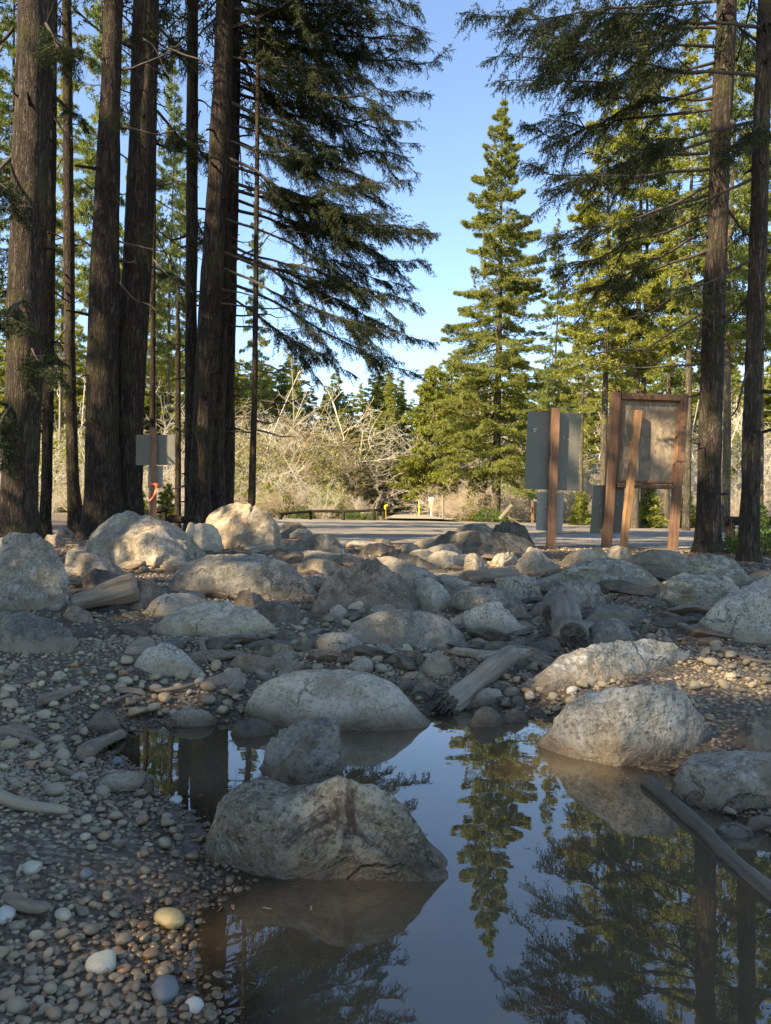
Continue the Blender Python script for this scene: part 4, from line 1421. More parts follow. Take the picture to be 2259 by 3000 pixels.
def bough(leaf, wood, pts, r0, t0=.25, dens=1.0, lmax=.75, droop=.55, seed=0, K=9, nl=.036, nw=.011, leaf_on=True, side_dead=True, check=None, fork=3):
    rg = np.random.default_rng(seed + 77)
    q = resample(pts, 16, .22, seed)
    L = np.linalg.norm(np.diff(q, axis=0), axis=1).sum()
    tube(wood, q, np.linspace(r0, r0 * .18, 16), 6, 0, .15, seed)
    T = norm(np.gradient(q, axis=0))
    if side_dead:
        for i in range(int(L * 4.5)):
            t = rg.uniform(.1, .9)
            k = t * 15
            a = np.array([np.interp(k, range(16), q[:, j]) for j in range(3)])
            tt = T[int(k)]
            d = norm(tt * .6 + rg.normal(size=3) * .55 + np.array([0, 0, -.15]))
            ln = rg.uniform(.12, .45)
            m = a + d * ln * .5 + np.array([0, 0, rg.uniform(-.04, .03)])
            tube(wood, [a, m, a + d * ln + rg.normal(size=3) * .05], [.006, .004, .002], 3, 0, cap=False)
    if not leaf_on: return
    if fork and L > 1.2:
        for i in range(fork):
            t = rg.uniform(max(t0 * .8, .15), .8)
            i0 = int(t * 15)
            tt = T[i0]
            hz = norm(np.cross(tt, [0, 0, 1.0]))
            d_ = norm(tt * .85 + hz * rg.choice([-1, 1]) * rg.uniform(.15, .7) + np.array([0, 0, rg.uniform(-.55, .35)]))
            l_ = L * rg.uniform(.22, .42) * (1.15 - .5 * t)
            sub = [q[i0], q[i0] + d_ * l_ * .5 + np.array([0, 0, rg.uniform(-.05, .06)]), q[i0] + d_ * l_ + np.array([0, 0, rg.uniform(-.22, .05)])]
            bough(leaf, wood, sub, r0 * .45, .12, dens * .9, lmax * .75, droop, seed * 13 + i, K, nl, nw, True, False, check, 0)
    nb = int(L * (1 - t0) / .05 * dens) * 2
    t = t0 + (1 - t0) * np.sort(rg.uniform(size=nb)) ** .85
    k = t * 15
    P = np.stack([np.interp(k, np.arange(16), q[:, j]) for j in range(3)], 1)
    Tt = T[np.clip(k.astype(int), 0, 15)]
    sd = np.where(np.arange(nb) % 2 == 0, 1.0, -1.0)[:, None]
    H = norm(np.cross(Tt, [0, 0, 1.0]))
    D = norm(Tt * rg.uniform(.35, .8, (nb, 1)) + sd * H * rg.uniform(.3, .9, (nb, 1)) + np.array([0, 0, 1]) * rg.uniform(-.75, .3, (nb, 1)))
    ln = lmax * (1.05 - .72 * t) * rg.uniform(.35, 1.15, nb) * np.clip((t - t0) / .18 + .3, 0, 1)
    ln = np.maximum(ln, .10)
    # branchlet stems
    ns = 5
    s = np.linspace(0, 1, ns)
    C = P[:, None] + D[:, None] * (ln[:, None] * s)[..., None]
    C[..., 2] -= droop * (ln[:, None] * s) ** 2
    w = np.linspace(.004, .0015, ns)[None, :, None]
    A = norm(np.cross(D, [0, 0, 1.0]))[:, None] * w
    V = np.concatenate([C - A, C + A], 1).reshape(-1, 3)
    f = []
    for i in range(ns - 1):
        f.append([i, i + 1, ns + i + 1, ns + i])
    f = (np.array(f)[None] + (np.arange(nb) * 2 * ns)[:, None, None]).reshape(-1, 4)
    leaf.add(V, f, 1, False)
    # twigs
    step = .026 / max(dens, .5)
    nmax = int(lmax * 1.2 / step) + 1
    sj = (np.arange(nmax) + .4) * step
    mask = sj[None] < ln[:, None]
    bi, ji = np.nonzero(mask)
    ss = sj[ji] + rg.uniform(-.3, .3, len(ji)) * step
    Pt = P[bi] + D[bi] * ss[:, None]
    Pt[:, 2] -= droop * ss ** 2
    tg = D[bi].copy()
    tg[:, 2] -= 2 * droop * ss
    tg = norm(tg)
    sgn = np.where(ji % 2 == 0, 1.0, -1.0)[:, None]
    lat = norm(np.cross(tg, [0, 0, 1.0]) + rg.normal(0, .25, (len(ji), 3)))
    Dt = norm(tg * .65 + sgn * lat * .6 + np.array([0, 0, -1.0]) * rg.uniform(.1, .9, (len(ji), 1)))
    Lt = rg.uniform(.05, .15, len(ji)) * (1.15 - .5 * ss / (ln[bi] + .01))
    if check is not None:
        ok = check(Pt)
        Pt, Dt, Lt = Pt[ok], Dt[ok], Lt[ok]
    needles(leaf, Pt, Dt, Lt, K, nl, nw, 0)


def crown_boughs(leaf, axis_fn, z0, z1, rmax, nb, tufts, rg, blade, bw, K=5, droop=.12, tip=.25, carve_fn=None, wood_mat=1, power=.8, az=None, gapz=.0):
    """whorled conifer crown: boughs with flat hanging sprays, all in one mesh"""
    z = z0 + (z1 - z0) * (np.arange(nb) + rg.uniform(0, 1, nb)) / nb
    rel = (z - z0) / (z1 - z0)
    ln = rmax * np.maximum((1 - rel) ** power, .05) * rg.uniform(.55, 1.12, nb) * np.clip(rel / .08 + .55, 0, 1)
    th = rg.uniform(0, 2 * np.pi, nb) if az is None else rg.uniform(az[0], az[1], nb)
    d = np.stack([np.cos(th), np.sin(th), np.zeros(nb)], 1)
    elev = rg.uniform(-.32, .32, nb) + .45 * (rel - .35)
    base = axis_fn(z)
    ns = 6
    s = np.linspace(0, 1, ns)

    def along(i, t):
        p = base[i] + d[i] * (ln[i] * t)[:, None]
        p[:, 2] += ln[i] * (elev[i] * t - droop * 2.2 * t + tip * 1.6 * droop * 3 * t * t)
        return p
    C = np.stack([along(np.arange(nb), np.full(nb, q)) for q in s], 1)
    w0 = np.clip(ln * .012, .008, .05)
    for ax in (np.array([0, 0, 1.0]), None):
        A = (np.cross(d, [0, 0, 1.0]) if ax is None else np.tile(ax, (nb, 1)))[:, None] * (w0[:, None] * np.linspace(1, .2, ns)[None])[..., None]
        V = np.concatenate([C - A, C + A], 1).reshape(-1, 3)
        f = np.array([[i, i + 1, ns + i + 1, ns + i] for i in range(ns - 1)])
        leaf.add(V, (f[None] + (np.arange(nb) * 2 * ns)[:, None, None]).reshape(-1, 4), wood_mat, False)
    nt = np.maximum((tufts * (ln / rmax) ** .9 * rg.uniform(.7, 1.2, nb)).astype(int), 4)
    bi = np.repeat(np.arange(nb), nt)
    t = 1 - rg.uniform(0, 1, len(bi)) ** 1.35 * .85
    P = along(bi, t)
    side = rg.uniform(-1, 1, len(bi)) * .42 * ln[bi] * (1.08 - t)
    lat = np.cross(d[bi], [0, 0, 1.0])
    P = P + lat * side[:, None]
    P[:, 2] -= np.abs(side) * rg.uniform(.0, .5, len(bi)) + rg.uniform(-.03, .12, len(bi)) * min(rmax * .5, 1)
    D = norm(d[bi] * .8 + lat * np.sign(side)[:, None] * rg.uniform(.2, 1, (len(bi), 1)) + np.array([0, 0, 1]) * rg.uniform(-.6, .25, (len(bi), 1)))
    if carve_fn is not None:
        ok = carve_fn(P)
        P, D = P[ok], D[ok]
    needles(leaf, P, D, np.full(len(P), blade * 1.1) * rg.uniform(.6, 1.3, len(P)), K, blade, bw, 0, .75, True)


# ------------------------------------------------------------------ near trees, each built to its own measured trunk
NEAR_GROUP = 'tall conifers standing round the boulder field'


def near_tree(label, path, d, height, bark=None, crown=None, boughs=(), dead=(), name='fir_tree', flare=1.0, leafm=None, dens=1.0, seed=1, group=NEAR_GROUP, cat='tree', K=9):
    """path: list of (u, v, width_px) from the ground up along the trunk; boughs: [(pixel points with depth offsets), ...]"""
    bark = bark or M_BARK
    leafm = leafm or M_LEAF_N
    P = [px(u, v, d) for u, v, w in path]
    R = [w / F * d / 2 for u, v, w in path]
    base = P[0].copy()
    gz = ground_z(base[0], base[1])
    root = np.array([base[0], base[1], gz])
    # from below the ground to the measured points and on up to the full height
    pts = [np.array([base[0], base[1], gz - .3])] + P
    rr = [R[0] * flare * 1.08] + R
    up = norm(P[-1] - P[-2])
    z = P[-1][2]
    if height > z + 1:
        for k in range(1, 7):
            q = P[-1] + up * (height - z) * k / 6
            q[0] = P[-1][0] + (q[0] - P[-1][0]) * .6
            pts.append(q)
            rr.append(max(R[-1] * (1 - k / 6.2), .012))
    pts, rr = np.array(pts), np.array(rr)
    o = empty(name, root, label, cat, group)
    tb = MB()
    zz = np.arange(pts[0, 2], pts[-1, 2], .12 if rr[1] > .1 else .2)
    ax = np.stack([np.interp(zz, pts[:, 2], pts[:, 0]), np.interp(zz, pts[:, 2], pts[:, 1]), zz], 1)
    rd = np.interp(zz, pts[:, 2], rr)
    rd = rd * (1 + .38 * np.exp(-np.maximum(zz - gz, 0) / .16))
    tube(tb, ax, rd, 24 if rr[1] > .1 else 12, 0, .14, seed)
    if rr[1] > .08:
        sg_ = random.Random(seed * 7)
        for _ in range(22):
            z_ = sg_.uniform(gz + .6, gz + 9)
            c_ = np.array([np.interp(z_, pts[:, 2], pts[:, 0]), np.interp(z_, pts[:, 2], pts[:, 1]), z_])
            r_ = np.interp(z_, pts[:, 2], rr)
            an = sg_.uniform(0, 6.28)
            dv = np.array([math.cos(an), math.sin(an), sg_.uniform(-.35, .25)])
            l_ = sg_.choice([.04, .06, .1, .2, .35])
            w_ = sg_.uniform(.010, .024)
            tube(tb, [c_ + dv * r_ * .8, c_ + dv * (r_ + l_ * .5), c_ + dv * (r_ + l_) + np.array([0, 0, sg_.uniform(-.04, .04)])], [w_ * 1.3, w_, w_ * .5], 6, 0, .2, seed)
    tr = tb.build('trunk', bark, root, o)

    def axis_fn(zq):
        return np.stack([np.interp(zq, pts[:, 2], pts[:, 0]), np.interp(zq, pts[:, 2], pts[:, 1]), zq], 1)
    leaf = MB()
    i = 0
    for bspec in boughs:
        i += 1
        q = [px(u, v, d + dd) for u, v, dd in bspec['p']]
        wb = MB()
        bough(leaf, wb, q, bspec.get('r', .03), bspec.get('t0', .25), bspec.get('dens', dens), bspec.get('l', .75), bspec.get('droop', .55), seed * 31 + i, K, check=bspec.get('check'),
              nl=bspec.get('nl', .036))
        wb.build('limb', M_TWIG, root, o)
    for q in dead:
        i += 1
        wb = MB()
        bough(None, wb, [px(u, v, d + dd) for u, v, dd in q], .022, leaf_on=False, seed=seed * 31 + i)
        wb.build('limb', M_TWIG, root, o)
    if crown:
        rg = np.random.default_rng(seed)
        crown_boughs(leaf, axis_fn, crown[0], height, crown[1], int(crown[2] * .6), crown[3], rg, crown[4] if len(crown) > 4 else .16, .03, 6, carve_fn=carve)
    if not leaf.empty():
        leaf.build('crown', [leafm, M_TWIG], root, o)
    return o


def bl(u0, v0, u1, v1, sag=20, dd=(0, 0), **kw):
    """a sagging bough from the trunk (u0, v0) to the tip (u1, v1)"""
    um = u0 + (u1 - u0) * .5
    vm = (v0 + v1) / 2 + sag
    p = [(u0, v0, 0), (u0 + (u1 - u0) * .25, v0 + (v1 - v0) * .22 + sag * .7, dd[0] * .5), (um, vm, dd[0]), (u1, v1, dd[1])]
    k = dict(p=p)
    k.update(kw)
    return k


rb = random.Random(5)


def rd(a=1.3):
    x = rb.uniform(-a, a)
    return (x * .6, x)


# T1 thick trunk at the left edge
near_tree('thickest furrowed trunk at the left picture edge', [(38, 1160, 92), (40, 1100, 80), (46, 950, 74), (52, 800, 74), (58, 600, 76), (66, 350, 76), (75, 100, 76), (78, 0, 78), (82, -120, 78)], 11.0, 25, M_BARK_G,
          (11.0, 3.0, 110, 55), [bl(30, 60, -90, 160, 10, rd()), bl(30, 330, -60, 480, 10, (-.8, -1.0)), bl(60, 640, -60, 700, 10, (-1.2, -1.6), l=.5), bl(60, 740, 150, 800, 10, (-.8, -1.2), l=.4, r=.018),
                                 bl(40, 850, -50, 990, 0, (-.6, -.9), l=.5), bl(90, 40, 180, 120, 15, (-.6, -1.0), l=.5)], seed=3)
near_tree('slim dark trunk close behind the thickest trunk at left', [(98, 1140, 24), (102, 1000, 22), (106, 700, 24), (110, 350, 22), (113, 0, 22), (116, -150, 22)], 13, 22, M_BARK, (9.5, 2.4, 70, 45),
          [bl(108, 420, 30, 560, 8, rd(), l=.5), bl(110, 200, 190, 280, 8, rd(), l=.45)], [[(112, 250, 0), (150, 300, -.2), (190, 330, -.3)], [(108, 620, 0), (160, 660, .2), (185, 650, .3)]], seed=4)
near_tree('slim dark trunk with mossy stubs, third from the left edge', [(165, 1135, 34), (158, 1050, 26), (152, 800, 22), (149, 500, 22), (146, 200, 20), (144, 0, 20), (143, -120, 19)], 16, 24, M_BARK, (11, 2.6, 80, 45),
          [bl(150, 700, 60, 800, 10, rd(), l=.5)], [[(146, 60, 0), (190, 120, 0), (225, 190, 0)], [(150, 500, 0), (195, 530, 0), (215, 560, 0)], [(150, 330, 0), (100, 380, .2), (70, 400, .3)]], seed=5)
near_tree('left trunk of the closest leaning pair behind the ridged boulder', [(225, 1140, 92), (224, 1080, 76), (220, 950, 70), (222, 800, 66), (226, 600, 62), (232, 400, 50), (240, 180, 42), (245, 0, 40), (249, -120, 39)], 13, 26, M_BARK, (11, 3.0, 100, 50),
          [bl(250, 90, 340, 30, 15, rd(), l=.5)],
          [[(200, 410, 0), (185, 400, -.1), (176, 395, -.2)], [(205, 480, 0), (190, 465, -.1), (182, 452, -.2)], [(210, 540, 0), (185, 525, -.1), (160, 515, -.2)], [(262, 150, 0), (330, 140, -.3), (420, 78, -.5)], [(255, 520, 0), (330, 540, -.5), (410, 560, -.6)],
           [(240, 565, 0), (280, 566, -.3), (292, 562, -.4)], [(245, 600, 0), (320, 660, -.4), (372, 715, -.7)], [(262, 275, 0), (340, 284, -.3), (425, 283, -.5)]], seed=6)
near_tree('right trunk of the closest leaning pair behind the ridged boulder', [(276, 1130, 70), (276, 1060, 60), (280, 900, 58), (287, 750, 62), (300, 500, 62), (308, 280, 58), (314, 90, 56), (317, 0, 54), (321, -120, 52)], 13.4, 27, M_BARK, (11, 3.2, 110, 50),
          [bl(345, 60, 430, 130, 10, rd(), l=.5), bl(340, 240, 420, 330, 10, (.8, 1.5), l=.45, t0=.4)],
          [[(340, 90, 0), (415, 140, -.4), (500, 205, -.7)], [(335, 400, 0), (370, 405, -.1), (402, 408, -.2)], [(325, 575, 0), (370, 592, -.1), (415, 598, -.2)], [(262, 30, 0), (330, 90, -.4), (380, 150, -.7)], [(320, 505, 0), (330, 507, -.2), (338, 508, -.3)]], seed=7)
near_tree('thin dark trunk directly behind the left sign post', [(328, 1130, 14), (330, 900, 13), (331, 600, 11), (333, 300, 10), (335, 0, 9)], 18, 15, M_BARK, (7.0, 2.0, 60, 45), [bl(331, 560, 400, 620, 10, rd(), l=.5), bl(331, 700, 372, 730, 6, rd(), l=.4)], seed=8)
near_tree('straight dark trunk left of the triple trunk clump', [(413, 1140, 30), (412, 1000, 26), (413, 700, 25), (415, 400, 25), (416, 100, 24), (417, -120, 24)], 15, 24, M_BARK, (11, 2.6, 80, 45),
          [bl(420, 300, 470, 370, 6, (.8, 1.4), l=.45, t0=.2), bl(420, 470, 465, 540, 6, (.8, 1.4), l=.4, t0=.2)], [[(425, 215, 0), (440, 220, 0), (462, 235, -.2)], [(420, 640, 0), (400, 590, .2), (385, 570, .3)]], seed=9)

R_BOUGHS = [(505, 15, 890, 40), (505, 60, 930, 75), (505, 80, 972, 132), (505, 120, 930, 200), (505, 140, 885, 255), (510, 180, 905, 300), (505, 215, 895, 372), (505, 262, 868, 405), (500, 300, 848, 448),
            (500, 335, 880, 520), (505, 385, 920, 502), (500, 425, 932, 572), (500, 470, 870, 625), (505, 520, 902, 655), (505, 545, 865, 720), (505, 580, 910, 742), (500, 600, 905, 800),
            (500, 640, 760, 820), (505, -40, 900, -10), (500, -90, 870, -40), (500, -60, 940, -50), (505, 20, 760, 30), (505, 100, 780, 170), (505, 240, 740, 330), (505, 355, 760, 440), (505, 40, 700, 120), (505, 160, 690, 240),
            (505, -20, 820, 10), (505, 90, 850, 120), (510, 200, 820, 290), (505, 300, 800, 390), (505, 400, 820, 470), (505, 450, 800, 540), (505, 545, 820, 640)]
bs6, bs7, bs8 = [], [], []
for i, (a, b_, c_, e_) in enumerate(R_BOUGHS):
    low = b_ > 460
    up = b_ < 330
    (bs6, bs7, bs8)[i % 3].append(bl(a - (20, 30, 5)[i % 3], b_, c_, e_, rb.uniform(-2, 16), rd(1.2), r=rb.uniform(.024, .04), t0=.28 if low else (.12 if up else .25), l=rb.uniform(.6, .95) if not low else rb.uniform(.5, .8),
                                       dens=.8 if up else .9, droop=rb.uniform(.25, .65)))
near_tree('leaning left trunk of the triple clump behind the cracked boulder', [(432, 1140, 60), (432, 1060, 44), (437, 950, 46), (447, 800, 48), (458, 600, 48), (470, 400, 44), (480, 200, 41), (487, 0, 40), (491, -120, 39)], 14, 26, M_BARK, (9.5, 3.6, 130, 70),
          bs6, [[(470, 620, 0), (520, 640, -.3), (600, 672, -.6)], [(470, 655, 0), (540, 662, -.4), (715, 668, -.9)]], seed=10)
near_tree('middle trunk of the triple clump behind the cracked boulder', [(467, 1130, 46), (466, 1000, 38), (470, 850, 36), (480, 600, 36), (488, 400, 36), (496, 200, 32), (502, 0, 30), (505, -120, 30)], 14.6, 25, M_BARK, (9.5, 3.4, 120, 70),
          bs7, [[(480, 565, 0), (560, 540, -.3), (640, 505, -.6)], [(480, 510, 0), (520, 512, -.2), (560, 505, -.4)], [(490, 700, 0), (550, 710, -.2), (620, 720, -.4)]], seed=11)
near_tree('right trunk of the triple clump behind the cracked boulder', [(488, 1125, 32), (494, 1000, 26), (497, 800, 22), (501, 600, 22), (505, 400, 22), (510, 150, 20), (513, -120, 20)], 15.4, 24, M_BARK, (9.5, 3.2, 100, 60),
          bs8, [[(500, 680, 0), (560, 690, -.2), (640, 680, -.4)], [(500, 780, 0), (530, 790, -.2), (560, 785, -.4)]], seed=12)
near_tree('lone thin trunk with upturned dead branches right of the triple clump', [(543, 1120, 17), (546, 1000, 15), (550, 850, 13), (553, 600, 11), (556, 300, 9), (558, 50, 8)], 14, 11, M_BARK, None, [],
          [[(560, 787, 0), (600, 790, -.2), (659, 774, -.3)], [(560, 800, 0), (600, 808, .1), (628, 801, .2)], [(558, 865, 0), (608, 878, -.2), (659, 862, -.3)], [(556, 909, 0), (590, 912, .1), (623, 890, .2)], [(556, 929, 0), (608, 939, -.1), (659, 934, -.2)],
           [(552, 830, 0), (520, 832, .1), (500, 836, .2)], [(552, 560, 0), (600, 575, -.2), (640, 572, -.4)], [(548, 935, 0), (520, 930, .1), (505, 925, .1)]], seed=13)

# broken snag
sb = MB()
c0 = px(385, 1125, 18)
gz = ground_z(c0[0], c0[1])
pp = [np.array([c0[0], c0[1], gz - .2])] + [px(u, v, 18) for u, v in ((385, 1000), (385, 800), (384, 700), (383, 650), (387, 632))]
tube(sb, resample(pp, 24), np.r_[np.linspace(.078, .06, 20), .055, .045, .03, .012], 10, 0, .2, 5)
root = (c0[0], c0[1], gz)
o = empty('tree_snag', root, 'slim dead snag with a broken top between the sign and the straight trunk', 'dead tree')
sb.build('trunk', M_BARK, root, o)

# right hand pair
rbs = [bl(1565, -40, 1090, -70, 10, rd(1), t0=.2), bl(1560, 0, 1032, 36, 10, (-.4, -.9), t0=.3), bl(1560, 45, 1075, 80, 15, rd(1), t0=.25), bl(1550, 100, 1042, 118, -5, (-.4, -.7), t0=.35, droop=.8),
       bl(1560, 130, 1075, 190, 18, rd(1), t0=.3), bl(1552, 180, 1120, 290, 15, rd(1), t0=.35), bl(1545, 235, 1140, 260, 15, rd(1), t0=.35), bl(1540, 300, 1185, 420, 5, rd(1), t0=.45),
       bl(1535, 366, 1112, 372, 10, (-.3, -.6), t0=.4, l=.6), bl(1533, 400, 1190, 535, 20, (-.4, -1), t0=.55, l=.55), bl(1535, 460, 1170, 580, 10, rd(1), t0=.5, l=.55), bl(1530, 540, 1230, 640, 12, rd(1), t0=.55, l=.5),
       bl(1575, 20, 1640, 120, 10, rd(1), l=.5), bl(1565, 250, 1650, 330, 10, rd(1), l=.5), bl(1560, 430, 1640, 520, 10, rd(1), l=.5), bl(1530, 330, 1290, 330, 8, rd(1), t0=.3), bl(1540, 150, 1250, 170, 10, rd(1), t0=.25),
       bl(1550, 60, 1280, 40, 8, rd(1), t0=.2), bl(1540, 210, 1330, 230, 8, rd(1), t0=.3), bl(1560, -60, 1300, -60, 8, rd(1), t0=.2), bl(1535, 420, 1330, 480, 8, rd(1), t0=.4, l=.5), bl(1530, 500, 1320, 590, 8, rd(1), t0=.45, l=.5)]
for q in rbs: q.update(r=.026, dens=.72)
near_tree('mossy trunk right of the plywood notice board', [(1529, 1215, 62), (1530, 1180, 54), (1531, 1120, 52), (1533, 1000, 50), (1537, 850, 47), (1541, 700, 46), (1549, 500, 44), (1557, 300, 42), (1565, 120, 41), (1571, 0, 40), (1577, -120, 39)], 11.5, 24, M_BARK_G, (9.0, 3.0, 110, 55),
          rbs, [[(1525, 674, 0), (1400, 740, -.4), (1250, 800, -.8)], [(1522, 785, 0), (1400, 795, .2), (1260, 782, .3)], [(1530, 600, 0), (1450, 640, -.2), (1330, 690, -.4)], [(1515, 690, 0), (1510, 780, -.1), (1512, 840, -.1)]], seed=14, flare=1.05)
rbs = [bl(1650, 165, 1150, 140, -10, (-.3, -.6), t0=.35), bl(1650, 60, 1200, 20, 5, rd(1), t0=.3), bl(1640, 260, 1290, 300, 10, rd(1), t0=.4), bl(1635, 380, 1400, 480, 10, rd(1), t0=.4, l=.5), bl(1640, 520, 1760, 600, 10, rd(1), l=.5),
       bl(1640, 40, 1760, 80, 10, rd(1), l=.6), bl(1640, 330, 1760, 400, 10, rd(1), l=.5), bl(1635, 600, 1570, 720, 5, rd(1), l=.45), bl(1640, 220, 1580, 330, 10, rd(1), l=.5), bl(1630, 560, 1450, 640, 10, rd(1), t0=.5, l=.45)]
for q in rbs: q.update(r=.024, dens=.72)
near_tree('scaly trunk at the right picture edge', [(1617, 1245, 46), (1618, 1200, 41), (1620, 1080, 38), (1625, 900, 36), (1632, 700, 35), (1640, 450, 35), (1648, 200, 34), (1656, 0, 33), (1660, -120, 33)], 9.6, 21, M_BARK_G, (8.0, 2.8, 90, 55),
          rbs, [[(1625, 790, 0), (1590, 850, -.2), (1560, 950, -.3)]], seed=15)

# ------------------------------------------------------------------ conifers of the middle distance and the far forest edge


def fir_mesh(h, r, z0, nb, tufts, seed, blade, bw, trunk_r, K=5, power=.8):
    rg = np.random.default_rng(seed)
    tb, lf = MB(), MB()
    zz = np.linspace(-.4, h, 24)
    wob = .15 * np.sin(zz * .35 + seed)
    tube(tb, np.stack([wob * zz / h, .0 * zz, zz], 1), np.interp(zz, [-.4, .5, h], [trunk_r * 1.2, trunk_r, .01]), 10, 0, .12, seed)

    def ax(z): return np.stack([.15 * np.sin(z * .35 + seed) * z / h, 0 * z, z], 1)
    crown_boughs(lf, ax, z0, h, r, nb, tufts, rg, blade, bw, K, power=power)
    return tb.mesh('trunk', [M_BARK_F]), lf


def put_fir(proto, loc, label, group, sc=1.0, rz=None, cat='tree', name='fir_tree'):
    o = copy_tree(proto)
    o.name = name
    o.location = loc
    o.rotation_euler = (0, 0, random.uniform(0, 6.28) if rz is None else rz)
    o.scale = (sc, sc, sc) if not isinstance(sc, tuple) else sc
    o['label'] = label
    if group: o['group'] = group
    elif 'group' in o: del o['group']
    return o


def proto_fir(h, r, z0, nb, tufts, seed, blade, bw, tr, leaf, K=5, power=.8):
    t, lf = fir_mesh(h, r, z0, nb, tufts, seed, blade, bw, tr, K, power)
    e = bpy.data.objects.new('fir_tree', None)
    a = bpy.data.objects.new('trunk', t)
    c = bpy.data.objects.new('crown', lf.mesh('crown', [leaf, M_BARK_F]))
    for q in (e, a, c): COL.objects.link(q)
    a.parent = e
    c.parent = e
    e['category'] = 'tree'
    return e


def drop(proto):
    for ch in list(proto.children): bpy.data.objects.remove(ch)
    bpy.data.objects.remove(proto)


def at_px(u, d):
    x = (u - 833) / F * d
    return x, d, ground_z(x, d)


def h_for(v, u, d):
    """height above the ground at depth d that reaches pixel row v"""
    x, y, g = at_px(u, d)
    return px(u, v, d)[2] - g


# the big pointed fir
x, y, g = at_px(1071, 47)
P1 = proto_fir(h_for(212, 1076, 47), 5.0, 3.0, 240, 480, 41, .135, .040, .30, M_LEAF_P, 6, .78)
P1.location = (x, y, g)
P1.rotation_euler = (0, rad(.3), 1.2)
tag(P1, 'tall pointed fir standing alone beyond the gravel lot against the sky', 'tree')
x, y, g = at_px(932, 60)
P2 = proto_fir(h_for(790, 932, 60), 3.7, 2.2, 110, 130, 42, .28, .085, .22, M_LEAF_M, 6, .7)
P2.location = (x, y, g)
tag(P2, 'bright yellow green bushy fir beside the path entrance', 'tree')

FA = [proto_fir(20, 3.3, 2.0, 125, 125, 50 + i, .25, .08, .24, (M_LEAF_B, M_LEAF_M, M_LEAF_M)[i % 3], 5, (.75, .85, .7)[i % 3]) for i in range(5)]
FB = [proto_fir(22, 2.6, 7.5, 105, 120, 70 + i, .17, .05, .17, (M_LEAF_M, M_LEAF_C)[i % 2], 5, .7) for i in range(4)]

# sunlit slender firs behind the right hand trunks
RIGHT = [(1303, 32, 130, 1.0, 'sunlit slender fir rising behind the left edge of the notice board'), (1195, 38, 470, .8, 'slim fir directly behind the tall sheet metal sign'), (1372, 33, 70, 1.0, 'left stem of two close sunlit firs above the notice board'),
         (1386, 34, 95, .9, 'right stem of two close sunlit firs above the notice board'), (1483, 30, 20, .95, 'sunlit fir between the notice board and the mossy trunk'), (1568, 28, -60, .95, 'sunlit fir between the two right hand trunks'),
         (1640, 36, 40, 1.0, 'sunlit fir behind the scaly trunk at the right edge'), (1440, 40, 240, .9, 'fir farther back between notice board and mossy trunk'), (1255, 44, 470, .8, 'small crowned fir right of the tall sheet metal sign'), (1720, 30, -20, 1.0, 'sunlit fir just beyond the right picture edge'),
         (1335, 48, 330, .9, 'fir farther back over the top of the notice board')]
for i, (u, d, v, s, lab) in enumerate(RIGHT):
    loc = at_px(u, d)
    h = h_for(v, u, d)
    k = h / 22
    put_fir(FB[i % 4], loc, lab, None, (k * s * 1.05, k * s * 1.05, k))
LEFT = [(18, 26, -260, 1.0, 'tree with a pale sunlit trunk left of the thickest trunk'), (128, 62, 60, .8, 'fir between the slim trunks at far left'), (205, 25, -260, .8, 'moss covered sunlit trunk left of the leaning pair'), (288, 64, 170, .8, 'fir seen between the leaning pair of trunks'),
        (360, 66, 90, .75, 'fir showing right of the leaning pair of trunks'), (378, 70, 300, .8, 'fir behind the broken snag'), (545, 70, 390, .6, 'slender fir behind the lone thin trunk'), (-60, 60, -50, .9, 'fir just beyond the left picture edge'), (335, 72, 420, .8, 'fir behind the left sign')]
for i, (u, d, v, s, lab) in enumerate(LEFT):
    loc = at_px(u, d)
    k = h_for(v, u, d) / 22
    put_fir(FB[(i + 1) % 4], loc, lab, None, (k * s * .75, k * s * .75, k))

# forest edge
prof_u = [-200, 100, 300, 500, 545, 580, 600, 635, 655, 680, 720, 760, 830, 870, 905, 945, 990, 1050, 1150, 1250, 1400, 1700, 1900]
prof_v = [760, 740, 780, 800, 790, 820, 810, 790, 850, 880, 830, 850, 805, 800, 805, 780, 815, 830, 815, 830, 800, 790, 760]
gl = {0: ('tall fir of the forest edge left of the path, seen between the left trunks', 'forest edge firs behind the left trunks'),
      1: ('tall fir of the forest edge between the lone thin trunk and the path', 'forest edge firs left of the path'),
      2: ('tall fir of the forest edge behind the signs and the tall pointed fir', 'forest edge firs behind the signs')}
u = -230
row = 0
while u < 1900:
    for d, dv in ((random.uniform(74, 84), random.uniform(-10, 40)), (random.uniform(92, 112), random.uniform(-15, 30))):
        uu = u + random.uniform(-14, 14)
        if 862 < uu < 910: continue
        v = np.interp(uu, prof_u, prof_v) + dv - 28
        loc = at_px(uu, d)
        k = h_for(v, uu, d) / 20
        z = 0 if uu < 500 else (1 if uu < 880 else 2)
        put_fir(FA[random.randrange(5)], loc, gl[z][0], gl[z][1], (k * random.uniform(1.25, 1.7), k * random.uniform(1.25, 1.7), k))
    u += 33
for uu, d, v in ((635, 72, 788), (576, 76, 812), (602, 78, 806), (722, 76, 826), (834, 72, 806), (946, 70, 782)):
    loc = at_px(uu, d)
    k = h_for(v, uu, d) / 20
    put_fir(FA[1], loc, gl[1 if uu < 880 else 2][0], gl[1 if uu < 880 else 2][1], (k * 1.0, k * 1.0, k))
